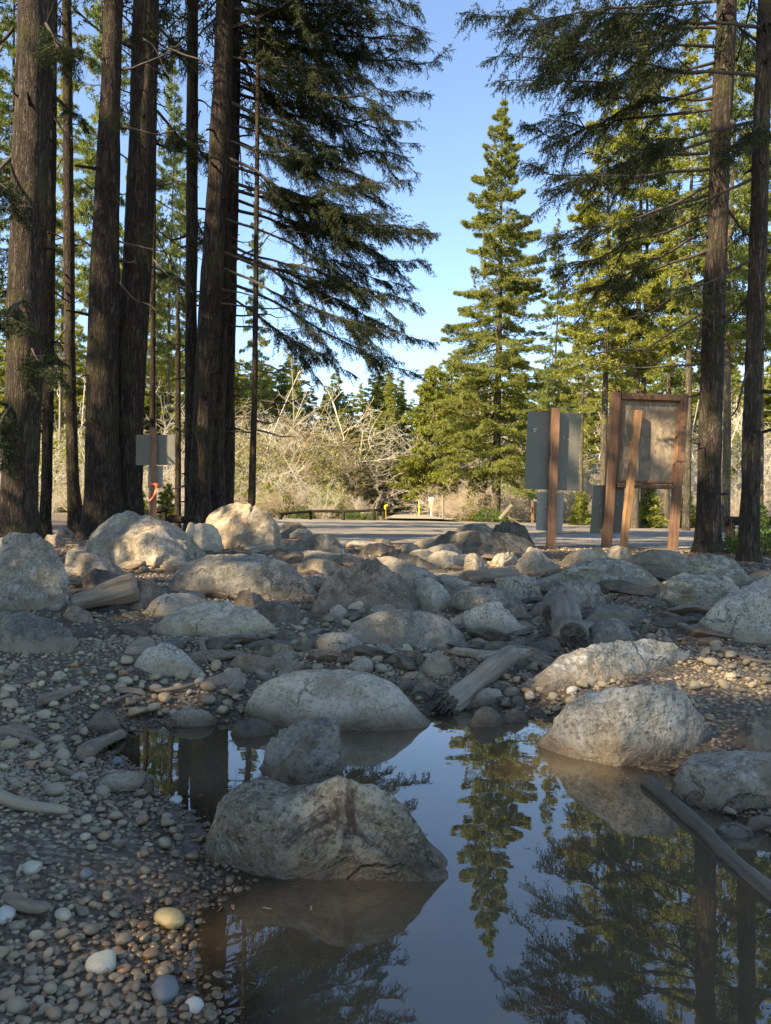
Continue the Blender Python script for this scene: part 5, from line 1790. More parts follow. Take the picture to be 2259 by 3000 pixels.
for uu, d, v in ((815, 68, 890), (955, 68, 880), (838, 95, 800), (862, 130, 850), (912, 130, 850), (888, 165, 860), (985, 66, 900), (935, 100, 820)):
    loc = at_px(uu, d)
    k = h_for(v, uu, d) / 20
    put_fir(FA[(int(uu)) % 5], loc, 'fir lining the far end of the gravel path', 'firs lining the path', (k * 1.3, k * 1.3, k))
for uu, d, v, kd, lab in ((520, 66, 905, 2, 'bright green fir in the thicket left of the lone thin trunk'), (592, 68, 925, 1, 'dark fir in the thicket just right of the lone thin trunk'), (668, 66, 955, 0, 'dark rounded fir in the middle of the bare thicket'),
                         (735, 69, 880, 2, 'yellow green fir rising from the bare thicket'), (768, 60, 965, 2, 'bushy light green young fir above the middle of the rail fence'), (795, 66, 870, 0, 'mid green fir in the thicket above the right end of the rail fence'),
                         (842, 70, 850, 1, 'green fir at the left of the path mouth'), (975, 58, 990, 1, 'small fir between the trail sign and the tall pointed fir'), (1010, 63, 900, 2, 'light green fir left of the tall pointed fir'),
                         (1125, 64, 880, 1, 'green fir right of the tall pointed fir'), (1270, 60, 900, 2, 'light green fir between the tall metal sign and the notice board'), (440, 66, 930, 2, 'green fir seen between the straight trunk and the triple clump'),
                         (360, 64, 960, 0, 'green fir behind the right edge of the left sign'), (150, 66, 940, 2, 'green fir low between the slim trunks at left'), (1590, 60, 930, 2, 'light green fir low between the two right hand trunks')):
    loc = at_px(uu, d)
    k = h_for(v, uu, d) / 20
    w_ = k * random.uniform(1.2, 1.5)
    o = put_fir(FA[kd], (loc[0], loc[1], loc[2] - 2.2 * k), lab, None, (w_, w_, k * 1.1))
# small young firs
YF = proto_fir(2.2, .75, .15, 60, 60, 90, .14, .04, .03, M_LEAF_M, 5, .9)
YOUNG = [(1398, 34, 1030, 'young fir seen under the notice board'), (362, 22, 1045, 'young fir behind the left sign post'), (1485, 36, 1060, 'young fir right of the notice board leg'), (300, 26, 1050, 'young fir seen left of the left sign'), (622, 49, 1062, 'little fir behind the rail fence'),
         (1255, 40, 1060, 'young fir between the tall sheet metal sign and notice board'), (1030, 49, 1020, 'young fir left of the tall pointed fir'), (590, 52, 1030, 'young fir at the left end of the rail fence'), (1640, 14, 1090, 'young fir behind the scaly trunk')]
for u, d, v, lab in YOUNG:
    loc = at_px(u, d)
    k = h_for(v, u, d) / 2.2
    put_fir(YF, loc, lab, None, (k * 1.15, k * 1.15, k), cat='tree', name='young_fir')

# ------------------------------------------------------------------ bare shrubs


def bare_mesh(h, seed, nstem, mat, spread=.5, thick=1.0, levels=(6, 7, 6)):
    rg = np.random.default_rng(seed)
    mb = MB()

    def tubes(P, D, L, R, ns=4, curl=.36):
        n = len(P)
        s = np.linspace(0, 1, ns)
        bend = rg.normal(0, curl, (n, 3))
        C = P[:, None] + D[:, None] * (L[:, None] * s)[..., None] + bend[:, None] * (L[:, None] * s ** 2)[..., None]
        A = norm(np.cross(D, rg.normal(size=(n, 3))))
        Bv = np.cross(D, A)
        th = np.arange(3) * 2.094
        ring = A[:, None] * np.cos(th)[None, :, None] + Bv[:, None] * np.sin(th)[None, :, None]
        rr = R[:, None] * np.linspace(1, .45, ns)[None]
        V = C[:, :, None] + ring[:, None] * rr[..., None, None]
        f = []
        for i in range(ns - 1):
            for j in range(3):
                f.append([i * 3 + j, i * 3 + (j + 1) % 3, (i + 1) * 3 + (j + 1) % 3, (i + 1) * 3 + j])
        mb.add(V.reshape(-1, 3), (np.array(f)[None] + (np.arange(n) * ns * 3)[:, None, None]).reshape(-1, 4), 0)
        return C

    P = np.stack([rg.normal(0, .25, nstem), rg.normal(0, .25, nstem), np.full(nstem, -.1)], 1)
    D = norm(np.stack([rg.normal(0, spread, nstem), rg.normal(0, spread, nstem), np.ones(nstem)], 1))
    L = h * rg.uniform(.55, .9, nstem)
    R = .0075 * h * thick * rg.uniform(.7, 1.2, nstem)
    for lv, kids in enumerate(levels + (0,)):
        C = tubes(P, D, L, R, 5 if lv < 2 else 3)
        if not kids: break
        n = len(P)
        pi = np.repeat(np.arange(n), kids)
        t = rg.uniform(.25, 1.0, len(pi))
        ns = C.shape[1]
        k = t * (ns - 1)
        i0 = np.clip(k.astype(int), 0, ns - 2)
        fr = (k - i0)[:, None]
        P2 = C[pi, i0] * (1 - fr) + C[pi, i0 + 1] * fr
        D2 = norm(D[pi] * .7 + rg.normal(0, .62, (len(pi), 3)) + np.array([0, 0, .1]))
        L = L[pi] * rg.uniform(.28, .55, len(pi))
        R = np.maximum(R[pi] * .52, .005 * thick ** .5)
        P, D = P2, D2
    return mb.mesh('bare_shrub', [mat])


BS = [bare_mesh(6, 200 + i, 4 + i % 3, (M_BARE, M_BARE, M_BARE3, M_BARE, M_BARE)[i], .45, 1.1, (7, 8, 7)) for i in range(5)]
BT = [bare_mesh(2.2, 220 + i, 14, (M_BARE2, M_BARE, M_BARE2)[i], .5, .9, (5, 6, 3)) for i in range(3)]


def shrub(meshes, u, d, v, label, group, wide=1.0, h0=6.0, name='bare_shrub', cat='shrub'):
    x, y, g = at_px(u, d)
    k = max(h_for(v, u, d), .4) / h0
    o = bpy.data.objects.new(name, random.choice(meshes))
    COL.objects.link(o)
    o.location = (x, y, g)
    o.rotation_euler = (0, 0, random.uniform(0, 6.28))
    o.scale = (k * wide, k * wide, k)
    return tag(o, label, cat, group)


sg = {0: ('tall leafless pale tree in the thicket behind the left trunks', 'bare trees behind the left trunks'), 1: ('tall leafless pale tree in the thicket behind the rail fence', 'bare trees behind the rail fence'),
      2: ('tall leafless pale tree in the thicket behind the signs', 'bare trees behind the signs')}
sg2 = {0: ('low leafless brown bush in the thicket behind the left trunks', 'bare bushes behind the left trunks'), 1: ('low leafless brown bush at the foot of the thicket behind the rail fence', 'bare bushes behind the rail fence'),
       2: ('low leafless brown bush at the far edge of the lot behind the signs', 'bare bushes behind the signs')}
u = -60
while u < 1740:
    for d0, top in ((55, 965), (63, 890)):
        uu = u + random.uniform(-22, 22)
        if 745 < uu < 985 or (uu > 690 and uu < 800 and d0 < 60): continue
        z = 0 if uu < 500 else (1 if uu < 880 else 2)
        t_ = top + random.uniform(-35, 45) + (25 if uu > 950 else 0)
        shrub(BS if random.random() < .12 else BS[:2] + BS[3:], uu, d0 + random.uniform(-2.5, 2.5), t_, *sg[z], wide=random.uniform(1.0, 1.5), name='bare_tree', cat='tree')
    u += 44
u = -60
while u < 1740:
    for d0 in (48.5, 51.5):
        uu = u + random.uniform(-15, 15)
        if 760 < uu < 985: continue
        z = 0 if uu < 500 else (1 if uu < 880 else 2)
        shrub(BT, uu, d0 + random.uniform(-.8, .8), random.uniform(1035, 1080), *sg2[z], wide=random.uniform(1.0, 1.6), h0=2.2)
    u += 58
for uu, d, v in ((790, 50, 1068), (985, 52, 1068), (1000, 49.5, 1065), (975, 62, 1050)):
    shrub(BT, uu, d, v, 'leafless bush crowding the mouth of the gravel path', 'bushes at the path mouth', 1.3, 2.2)
for uu, d, v in ((600, 57, 900), (668, 58, 925)):
    shrub([BS[2]], uu, d, v, 'leafless tree with ochre mossy limbs behind the rail fence', 'mossy bare trees behind the rail fence', 1.2, name='bare_tree', cat='tree')

# green shrubs
def leafy_mesh(seed, n, r, h, ls):
    rg = np.random.default_rng(seed)
    mb = MB()
    th, rr = rg.uniform(0, 6.28, n), np.sqrt(rg.uniform(0, 1, n)) * r
    top = h * np.sqrt(np.maximum(1 - (rr / r) ** 2, .05)) * (.75 + .35 * fbm(np.stack([rr * np.cos(th) * 3, rr * np.sin(th) * 3, 0 * th], 1), 2, seed))
    P = np.stack([rr * np.cos(th), rr * np.sin(th), top * rg.uniform(.25, 1.05, n)], 1)
    D = norm(np.stack([np.cos(th), np.sin(th), rg.uniform(-.3, .9, n)], 1) + rg.normal(0, .5, (n, 3)))
    A = norm(np.cross(D, rg.normal(size=(n, 3))))
    l = ls * rg.uniform(.6, 1.3, n)[:, None]
    V = np.stack([P, P + D * l * .5 + A * l * .28, P + D * l, P + D * l * .5 - A * l * .28], 1)
    mb.add(V.reshape(-1, 3), np.arange(4 * n).reshape(-1, 4), 0, False)
    st = rg.choice(n, 40)
    for i in st:
        tube(mb, [(0, 0, 0), P[i] * np.array([.5, .5, .6]), P[i]], [.006, .004, .002], 3, 1, cap=False)
    return mb.mesh('green_shrub', [M_FERN, M_TWIG])


BG = []
for i in range(3):
    me = leafy_mesh(430 + i, 2600, 1.3, 2.6, .10)
    me.materials[0] = M_LEAF_M
    BG.append(me)
for i in range(34):
    u_ = random.choice([random.uniform(500, 800), random.uniform(500, 800), random.uniform(60, 400), random.uniform(990, 1660)])
    zz_ = ('behind the left trunks' if u_ < 500 else 'behind the rail fence' if u_ < 880 else 'behind the signs')
    d_ = random.choice([random.uniform(49.5, 53), random.uniform(56, 66)])
    if 720 < u_ < 800: u_ -= 90
    o = shrub(BG, u_, d_, random.uniform(1020, 1065) if d_ < 54 else random.uniform(870, 970), 'yellow green bush just coming into leaf in the thicket ' + zz_, 'budding bushes ' + zz_, random.uniform(.8, 1.2), 2.6, name='budding_bush')
GS = [leafy_mesh(400 + i, 1500, .6, .8, .07) for i in range(3)]
for u, d, s, lab in ((1062, 45.8, 1.7, 'low dark green bush at the foot of the tall pointed fir'), (765, 47.3, 1.1, 'green bush behind the middle of the rail fence'), (800, 47.6, .9, 'green bush behind the right post of the rail fence'),
                     (655, 47.5, 1.3, 'green bush at the left end of the rail fence'), (1595, 11.6, .55, 'sparse green shrub between the two right hand trunks'), (1655, 11.5, .8, 'dark green shrub at the right picture edge behind the scaly trunk'),
                     (873, 128, 3.0, 'dark undergrowth at the far end of the gravel path, left'), (886, 140, 4.0, 'dark undergrowth closing the far end of the gravel path'), (902, 130, 3.0, 'dark undergrowth at the far end of the gravel path, right'),
                     (1668, 13.5, 1.1, 'tall green shrub beyond the right picture edge trunk'), (860, 66, 1.5, 'dark bush on the left verge of the gravel path'), (908, 66, 1.2, 'dark bush on the right verge of the gravel path'), (1420, 46.5, 1.0, 'green bush at the far edge of the lot under the notice board')):
    x, y, g = at_px(u, d)
    o = bpy.data.objects.new('green_shrub', random.choice(GS))
    COL.objects.link(o)
    o.location = (x, y, g - .05)
    o.rotation_euler = (0, 0, random.uniform(0, 6))
    o.scale = (s, s, s)
    tag(o, lab, 'shrub')

# ------------------------------------------------------------------ forest left of and behind the camera (its shade falls on the boulders)
SHADE = [(-10.5, -6.3, 24), (-12.6, -7.6, 26), (-11, -1.0, 30), (-19, -7.5, 33), (-14.5, -4.5, 33), (-12, -5, 32), (-14, -9, 33), (-17, -6, 31), (-15, -1, 31), (-13, 2, 26), (-17, 3, 28), (-15, 7, 27), (-19, 8, 28), (-16, 12, 26), (-20, 14, 27), (-18, -12, 28), (-21, -3, 28),
         (-22, 3, 29), (-21, -9, 28), (-24, 10, 28), (-22, 19, 26), (-25, -14, 30), (-26, -1, 29)]
_sd = np.array([S[0], S[1]]) / math.hypot(S[0], S[1])
_sn = np.array([-_sd[1], _sd[0]])


def trunk_room(x, y):
    return min(abs((np.array([x, y]) - p[:2]) @ _sn) - r for p, r in GAPS)


for i, (x, y, h) in enumerate(SHADE):
    # let no trunk stand in the way of a sun fleck
    cand = [(x + RNG.uniform(-1.6, 1.6), y + RNG.uniform(-1.6, 1.6)) for _ in range(60)]
    x, y = max(cand, key=lambda q: min(trunk_room(*q), .45))
    g = ground_z(x, y)
    o = empty('fir_tree', (x, y, g), 'tall shading fir of the dense stand left of the boulder field', 'tree', 'firs standing left of the view')
    tb, lf = MB(), MB()
    zz = np.linspace(-.3, h, 30)
    tube(tb, np.stack([x + 0 * zz, y + 0 * zz, g + zz], 1), np.interp(zz, [0, h], [.32, .02]), 10, 0, .1, i)
    tb.build('trunk', M_BARK, (x, y, g), o)

    def ax(z, x=x, y=y): return np.stack([x + 0 * z, y + 0 * z, z], 1)
    crown_boughs(lf, ax, g + 5.0, g + h, 4.0, 90, 18, np.random.default_rng(900 + i), .30, .12, 5, carve_fn=carve, power=.6)
    lf.build('crown', [M_LEAF_S, M_TWIG], (x, y, g), o)

for q in FA + FB + [YF]: drop(q)

# ------------------------------------------------------------------ logs and driftwood


def log(label, a, b_, ra, rb_, mat, name='log', bend=.0, rough=.18, seed=1, ends=True, cat='log', n=20, group=None):
    a, b_ = np.asarray(a, float), np.asarray(b_, float)
    L = np.linalg.norm(b_ - a)
    ex = (b_ - a) / L
    t = np.linspace(0, 1, max(int(L / .02), 12))
    side = norm(np.cross(ex, [0, 0, 1.0]))
    pts = a + (b_ - a) * t[:, None] + side * (bend * np.sin(t * np.pi))[:, None]
    r = ra + (rb_ - ra) * t
    kn = np.stack([t * L / (ra * 3.2) + seed * 3, 0 * t, 0 * t + seed], 1)
    r = r * (1 + .16 * fbm(kn, 3, seed))
    pts = pts + side * (ra * .35 * vnoise(kn * .35 + 7, seed))[:, None]
    if ends:
        r = r * np.clip(np.minimum(t, 1 - t) * L / (.25 * ra) + .72, 0, 1)
    loc = [(p - a) for p in pts]
    # local X axis along the log so that the grain follows it
    Rm = np.stack([ex, side, np.cross(ex, side)], 0)
    loc = np.array(loc) @ Rm.T
    mb = MB()
    tube(mb, loc, r, n + 10, 0, rough, seed, True, (.22, 2.3, 2.3))
    o = mb.build(name, mat)
    o.matrix_world = Matrix(((ex[0], side[0], Rm[2][0], a[0]), (ex[1], side[1], Rm[2][1], a[1]), (ex[2], side[2], Rm[2][2], a[2]), (0, 0, 0, 1)))
    return tag(o, label, cat, group)


def on_ground(u, v, r, lift=0):
    g = gp(u, v)
    return np.array([g[0], g[1], ground_z(g[0], g[1]) + r * .75 + lift])


M_ROT = wood_mat('rotten_end', (.05, .035, .022), (.10, .07, .045), (.02, .014, .01), axis='X', grain=40)
# loose log reaching into the pool
a = on_ground(962, 1545, .045)
c = on_ground(1112, 1432, .05)
lg = log('loose barkless log with a dark rotten end touching the pool', a, c, .050, .050, wood_mat('dry_log', (.27, .205, .14), (.40, .32, .23), (.12, .085, .055), axis='X', grain=18, dark_amt=.45), seed=3, rough=.2, n=24)
mb = MB()
for i in range(34):
    t_, r_ = random.uniform(0, 6.28), .052 * math.sqrt(random.random())
    y_, z_ = r_ * math.cos(t_), r_ * math.sin(t_)
    l_ = random.uniform(.015, .075)
    tube(mb, [(.03, y_, z_), (-l_ * .5, y_ * 1.02, z_), (-l_, y_ * 1.05 + random.gauss(0, .004), z_ + random.gauss(0, .004))], [.011, .008, .001], 5, 0, cap=False)
mb.build('splintered_end', M_ROT, parent=lg)
# log seen end on
a = on_ground(1237, 1395, .07)
c = on_ground(1231, 1318, .07)
lg = log('flaky log lying end on between the cracked rock and bluish slab', a, c, .098, .085, wood_mat('flaky_log', (.14, .10, .068), (.24, .18, .13), (.05, .033, .022), axis='X', grain=18, dark_amt=.6), seed=5, rough=.26, n=26)
mb = MB()
rr_, tt_ = np.meshgrid(np.linspace(0, 1, 9), np.linspace(0, 2 * np.pi, 33)[:-1], indexing='ij')
V = np.stack([-.012 - .030 * fbm(np.stack([rr_.ravel() * np.cos(tt_.ravel()) * 3.5, rr_.ravel() * np.sin(tt_.ravel()) * 3.5, 0 * rr_.ravel()], 1), 4, 8) + .03 * (rr_.ravel() > .95),
              .086 * rr_.ravel() * np.cos(tt_.ravel()), .086 * rr_.ravel() * np.sin(tt_.ravel())], 1)
fq = [[a_ * 32 + b2, a_ * 32 + (b2 + 1) % 32, (a_ + 1) * 32 + (b2 + 1) % 32, (a_ + 1) * 32 + b2] for a_ in range(8) for b2 in range(32)]
mb.add(V, fq, 0, False)
mb.build('rotten_end', M_ROT, parent=lg)
# pole floating along the right shore
a = np.array([*z0pt(1395, 1692), .010])
c = np.array([*z0pt(1725, 1985), .004])
log('long bare pole floating along the right shore of the pool', a, c, .023, .020, wood_mat('wet_pole', (.10, .07, .045), (.16, .12, .082), (.04, .028, .02), axis='X', rough=.72, grain=16), name='pole', seed=7, rough=.1, n=20, cat='pole', bend=0.0)
# split driftwood chunk resting on rocks
d0 = gp(200, 1320)[1] - .05
a = px(158, 1302, d0)
c = px(298, 1266, d0 + .12)
log('weathered split driftwood chunk leaning on the rocks at left', a, c, .062, .088, M_DRIFT, name='driftwood', seed=9, rough=.35, n=18, cat='driftwood')
a = on_ground(1002, 1262, .06)
c = on_ground(1110, 1254, .07)
log('pale weathered log half buried behind the rounded brown grey boulder', a, c, .08, .09, M_DRIFT, seed=11, rough=.25, n=16)
a = px(366, 1120, 13.0)
c = px(424, 1124, 12.6)
log('dark short log lying behind the pale cream boulder', a, c, .07, .055, M_BARK, seed=12, rough=.2, n=14)
STK = [((-30, 1730), (150, 1768), .020, .012, 'driftwood', 'brown driftwood limb at the left picture edge beside the mud'), ((180, 1650), (266, 1596), .026, .018, 'driftwood', 'rough driftwood piece lying at the shore of the left pool arm'),
       ((85, 1532), (176, 1500), .022, .013, 'driftwood', 'grey weathered stick beside a white stone on the left gravel'), ((254, 1498), (308, 1506), .014, .014, 'stick', 'short pale broken stick on the left gravel'),
       ((335, 1498), (420, 1486), .010, .009, 'stick', 'thin pale stick right of the short broken stick'), ((436, 1398), (474, 1452), .018, .010, 'stick', 'orange brown splintered stick beside the thin twigs'),
       ((20, 1588), (102, 1622), .010, .008, 'stick', 'pale slim stick on the gravel below the sunken slab at left'), ((124, 1672), (186, 1706), .009, .006, 'stick', 'pale crooked stick on the pebble shore'), ((245, 1524), (288, 1508), .009, .007, 'stick', 'small stick above the three cornered grey stone'),
       ((500, 1512), (516, 1492), .028, .026, 'wood_chunk', 'small dark wood chunk at the left end of the smooth pale boulder'), ((940, 1402), (1006, 1422), .012, .010, 'stick', 'pale stick lying behind the cream pyramid stone'), ((985, 1432), (1008, 1448), .016, .012, 'wood_chunk', 'orange splintered wood chunk by the loose log'),
       ((1536, 1748), (1590, 1770), .012, .008, 'stick', 'orange wood splinter behind the pole at right'), ((1600, 1432), (1666, 1448), .010, .008, 'stick', 'pale stick on the slope at the right picture edge'), ((1560, 1416), (1610, 1438), .014, .008, 'stick', 'pale wood splinter on the slope before the huge whitish boulder'),
       ((400, 1365), (452, 1448), .005, .004, 'twig', 'long pale curved twig over the triangular boulder edge'), ((392, 1372), (440, 1420), .003, .002, 'twig', 'thin short twig beside the long curved twig'), ((20, 1950), (110, 1975), .016, .010, 'driftwood', 'dark soaked wood piece on the mud at lower left'),
       ((1368, 1272), (1382, 1262), .02, .014, 'wood_chunk', 'pale wood chip on the red bark litter'), ((640, 1270), (655, 1280), .018, .012, 'wood_chunk', 'wood chip below the long bluish boulder'), ((800, 1448), (835, 1452), .006, .004, 'twig', 'fine twig on pebbles behind the smooth pale boulder')]
for i, (p, q, r1, r2, nm, lab) in enumerate(STK):
    log(lab, on_ground(*p, r1, .008), on_ground(*q, r2, .012), r1, r2, M_DRIFT if i % 3 else M_LOGBARK, name=nm, seed=20 + i, rough=.25, n=9, cat='stick' if nm in ('stick', 'twig') else 'driftwood', bend=random.uniform(-.03, .03))

# bark and wood chips, needles and twigs lying about: nobody could count them
mb = MB()
cx, cy = np.r_[RNG.uniform(-4.5, 5.5, 26000), RNG.uniform(-1.6, -.25, 2600)], np.r_[RNG.uniform(2.7, 12.5, 26000), RNG.uniform(1.15, 3.2, 2600)]
ok = (np.abs(cx) < .55 * cy + .2)
nz = fbm(np.stack([cx * .7, cy * .7, 0 * cx + 4], 1), 3, 77)
zone = np.exp(-(((cx - 2.05) / .8) ** 2 + ((cy - 5.9) / .9) ** 2)) + np.exp(-(((cx - 1.0) / .6) ** 2 + ((cy - 4.3) / .7) ** 2)) + (cy > 7) * .5 + .3
ok &= (RNG.uniform(size=len(cx)) < np.clip(zone * (.5 + nz), 0, 1))
cx, cy = cx[ok], cy[ok]
ok = free_of_rocks(cx, cy, .95)
cx, cy = cx[ok], cy[ok]
cz = zg(cx, cy)
ok = cz > .02
cx, cy, cz = cx[ok], cy[ok], cz[ok] + .008
n = len(cx)
th = RNG.uniform(0, 6.28, n)
L = RNG.uniform(.012, .05, n) * (1 + .06 * cy) * np.where(cy < 3.2, .42, 1)
W = L * RNG.uniform(.12, .4, n)
D = np.stack([np.cos(th), np.sin(th), RNG.normal(0, .25, n)], 1)
A = np.stack([-np.sin(th), np.cos(th), RNG.normal(0, .3, n)], 1)
P = np.stack([cx, cy, cz], 1)
V = np.stack([P - D * L[:, None] / 2 - A * W[:, None] / 2, P - D * L[:, None] / 2 + A * W[:, None] / 2, P + D * L[:, None] / 2 + A * W[:, None] * .3, P + D * L[:, None] / 2 - A * W[:, None] * .3], 1)
Hh = np.array([0, 0, .004])
V = np.concatenate([V, V + Hh], 1)
f = np.array([[0, 1, 2, 3], [7, 6, 5, 4], [0, 4, 5, 1], [1, 5, 6, 2], [2, 6, 7, 3], [3, 7, 4, 0]])
mb.add(V.reshape(-1, 3), (f[None] + (np.arange(n) * 8)[:, None, None]).reshape(-1, 4), 0, False)
m, nt, bs = new_mat('bark_chips')
k = N(nt)
g = k.node('ShaderNodeNewGeometry')
nt.links.new(k.ramp(g.outputs['Random Per Island'], [(0, (.05, .028, .017)), (.4, (.13, .062, .034)), (.75, (.19, .12, .07)), (1, (.33, .25, .16))]), bs.inputs['Base Color'])
bs.inputs['Roughness'].default_value = .9
tag(mb.build('bark_litter', m), 'reddish bark chips and needles littering the soil between boulders', 'bark litter', kind='stuff')

mb = MB()
fx, fy = RNG.uniform(-1.4, 1.6, 2600), RNG.uniform(1.15, 3.1, 2600)
sd_ = pool_sdf(fx, fy)
nz = fbm(np.stack([fx * 2.2, fy * 2.2, 0 * fx], 1), 3, 91)
ok = (sd_ < -.01) & (RNG.uniform(size=len(fx)) < np.exp(sd_ / .09) * .5 + .05 * (nz > .12))
fx, fy = fx[ok], fy[ok]
n = len(fx)
th = RNG.uniform(0, 6.28, n)
L = RNG.uniform(.006, .024, n)
W = L * RNG.uniform(.08, .35, n)
P = np.stack([fx, fy, np.full(n, .0025)], 1)
D = np.stack([np.cos(th), np.sin(th), 0 * th], 1)
A = np.stack([-np.sin(th), np.cos(th), 0 * th], 1)
V = np.stack([P - D * L[:, None] / 2 - A * W[:, None] / 2, P + D * L[:, None] / 2 - A * W[:, None] / 3, P + D * L[:, None] / 2 + A * W[:, None] / 3, P - D * L[:, None] / 2 + A * W[:, None] / 2], 1)
mb.add(V.reshape(-1, 3), np.arange(4 * n).reshape(-1, 4), 0, False)
tag(mb.build('floating_litter', m), 'tiny needles and bark bits floating on the pool', 'litter', kind='stuff')

# ------------------------------------------------------------------ signs


def slab(mb, quad, d_off, thick, mat=0):
    """flat sheet from four world corners (tl, tr, br, bl), given a thickness away from the camera"""
    q = np.array(quad, float)
    n = norm(np.cross(q[1] - q[0], q[3] - q[0]))
    if n[1] < 0: n = -n
    V = np.vstack([q, q + n * thick])
    f = [(0, 1, 2, 3), (7, 6, 5, 4), (0, 4, 5, 1), (1, 5, 6, 2), (2, 6, 7, 3), (3, 7, 4, 0)]
    mb.add(V, f, mat, False)


def rounded_sheet(mb, c, ax, az, rad_, thick):
    """sheet with rounded corners: centre, half vectors along width and height"""
    w, h = np.linalg.norm(ax), np.linalg.norm(az)
    ux, uz = ax / w, az / h
    pts = []
    for sx, sz, a0 in ((1, 1, 0), (-1, 1, 90), (-1, -1, 180), (1, -1, 270)):
        for k in range(6):
            t = rad(a0 + 18 * k)
            pts.append(c + ux * (sx * (w - rad_) + rad_ * math.cos(t)) + uz * (sz * (h - rad_) + rad_ * math.sin(t)))
    pts = np.array(pts)
    nrm = norm(np.cross(ux, uz))
    if nrm[1] < 0: nrm = -nrm
    n = len(pts)
    mb.add(np.vstack([pts, pts + nrm * thick]), [(i, (i + 1) % n, n + (i + 1) % n, n + i) for i in range(n)], 0, False)
    mb.add(pts, [tuple(range(n))], 0, False)
    mb.add(pts + nrm * thick, [tuple(range(n - 1, -1, -1))], 0, False)


def bolt_at(p, parent, root, r=.010):
    mb = MB()
    s, f = ico(2)
    mb.add(s * np.array([r, r * .7, r]) + p, f)
    return mb.build('bolt', M_BOLT, root, parent)


def beam(mb, p, q, wx, wy, bevel=.006, turn=0.0, mat=0):
    """squared timber from p to q; wx, wy are full widths; turn about its own axis"""
    p, q = np.asarray(p, float), np.asarray(q, float)
    z = (q - p) / 2
    zz = norm(z)
    ref = np.array([0, 1.0, 0])
    x = norm(np.cross(ref, zz))
    y = np.cross(zz, x)
    ct, st = math.cos(turn), math.sin(turn)
    x, y = x * ct + y * st, y * ct - x * st
    box(mb, (p + q) / 2, x * wx / 2, y * wy / 2, z, mat, bevel)


# tall sheet metal sign seen from behind
D2 = gp(1189, 1184)[1]
pb, pt_ = px(1189, 1184, D2), px(1200.5, 882, D2)
m1 = D2 / F
pb[2] -= .25
root = np.array([pb[0], pb[1], ground_z(pb[0], pb[1])])
o = empty('road_sign', root, 'tall sheet metal sign on a single wooden post, seen from behind', 'sign')
mb = MB()
beam(mb, pb, pt_, 18.5 * m1, 18.5 * m1, .006, rad(-6))
mb.build('post', M_POST, root, o)
yo = .075
mb = MB()
slab(mb, [px(u, v, D2 + yo) for u, v in ((1141, 888.5), (1257, 893), (1248.5, 1060.5), (1132.5, 1056))], 0, .004)
mb.build('panel', M_SIGN, root, o)
mb = MB()
slab(mb, [px(u, v, D2 + yo + .001) for u, v in ((1161.5, 1062.5), (1218.5, 1065), (1215, 1147.5), (1157.5, 1144.5))], 0, .004)
lp = mb.build('lower_panel', M_SIGN_L, root, o)
lp['label'] = 'smaller lighter panel under the tall panel'
for u, v in ((1218.5, 945.5), (1227.5, 949)): bolt_at(px(u, v, D2 + yo - .003), o, root)
for u, v in ((1163.8, 1086), (1177, 1095)): bolt_at(px(u, v, D2 + yo - .003), o, root)
mb = MB()
for (u0, v0, u1, v1) in ((1153, 925, 1156, 930), (1156.5, 925, 1159.5, 928), (1154.5, 931, 1158, 933.5)):
    slab(mb, [px(u0, v0, D2 + yo - .002), px(u1, v0, D2 + yo - .002), px(u1, v1, D2 + yo - .002), px(u0, v1, D2 + yo - .002)], 0, .001)
mb.build('sticker_scrap', plain_mat('faded_sticker', (.4, .4, .38)), root, o)

# notice board seen from behind
DK = gp(1309, 1183)[1]
m1 = DK / F
root = gp(1380, 1183)
root = np.array([root[0], DK, ground_z(root[0], DK)])
o = empty('notice_board', root, 'large timber notice board with a bare plywood back', 'notice board')


def kpt(u, v, dy=0.0): return px(u, v, DK + dy)


def member(name, p, q, w, dp, mat, lab=None, dy=0.0):
    mb = MB()
    beam(mb, kpt(*p, dy), kpt(*q, dy), w * m1, dp, .005)
    c_ = mb.build(name, mat, root, o)
    if lab: c_['label'] = lab
    return c_


# posts start below the ground
member('post', (1308.2, 1215), (1330.4, 847.5), 19.5, .13, M_POST_D)
member('post', (1451.2, 1215), (1477.0, 852.5), 17.5, .13, M_POST_D)
member('top_rail', (1341.5, 856), (1467.5, 860.5), 13, .126, M_POST_D)
member('bottom_rail', (1331.5, 1048.5), (1453.5, 1053), 9, .10, M_POST_D)
# plywood with a lighter inner frame
mb = MB()
slab(mb, [kpt(u, v, .03) for u, v in ((1338, 861), (1468, 866), (1456, 1047), (1328, 1043))], 0, .012)
mb.build('plywood_panel', M_PLY, root, o)
for p, q in (((1343.0, 862.0), (1466.5, 866.6)), ((1333.2, 1038.0), (1452.6, 1042.4))):
    member('inner_trim', p, q, 5.5, .03, M_POST, None, .008)
for p, q in (((1332.8, 1040.0), (1343.6, 864.5)), ((1454.0, 1040.4), (1467.3, 869.2))):
    member('inner_trim', p, q, 5.5, .034, M_POST, None, .006)
# small sheet metal panel fixed to the left leg
mb = MB()
c_ = kpt(1312, 1100, .085)
rounded_sheet(mb, c_, np.array([34 * m1, 0, .4 * m1]), np.array([3.2 * m1, 0, 52 * m1]), .018, .004)
lp = mb.build('metal_panel', M_SIGN, root, o)
lp['label'] = 'dull sheet metal panel fixed low on the left leg'
for u, v in ((1295.8, 1087.5), (1298, 1103.5), (1334.6, 1089)): bolt_at(kpt(u, v, .082), o, root)
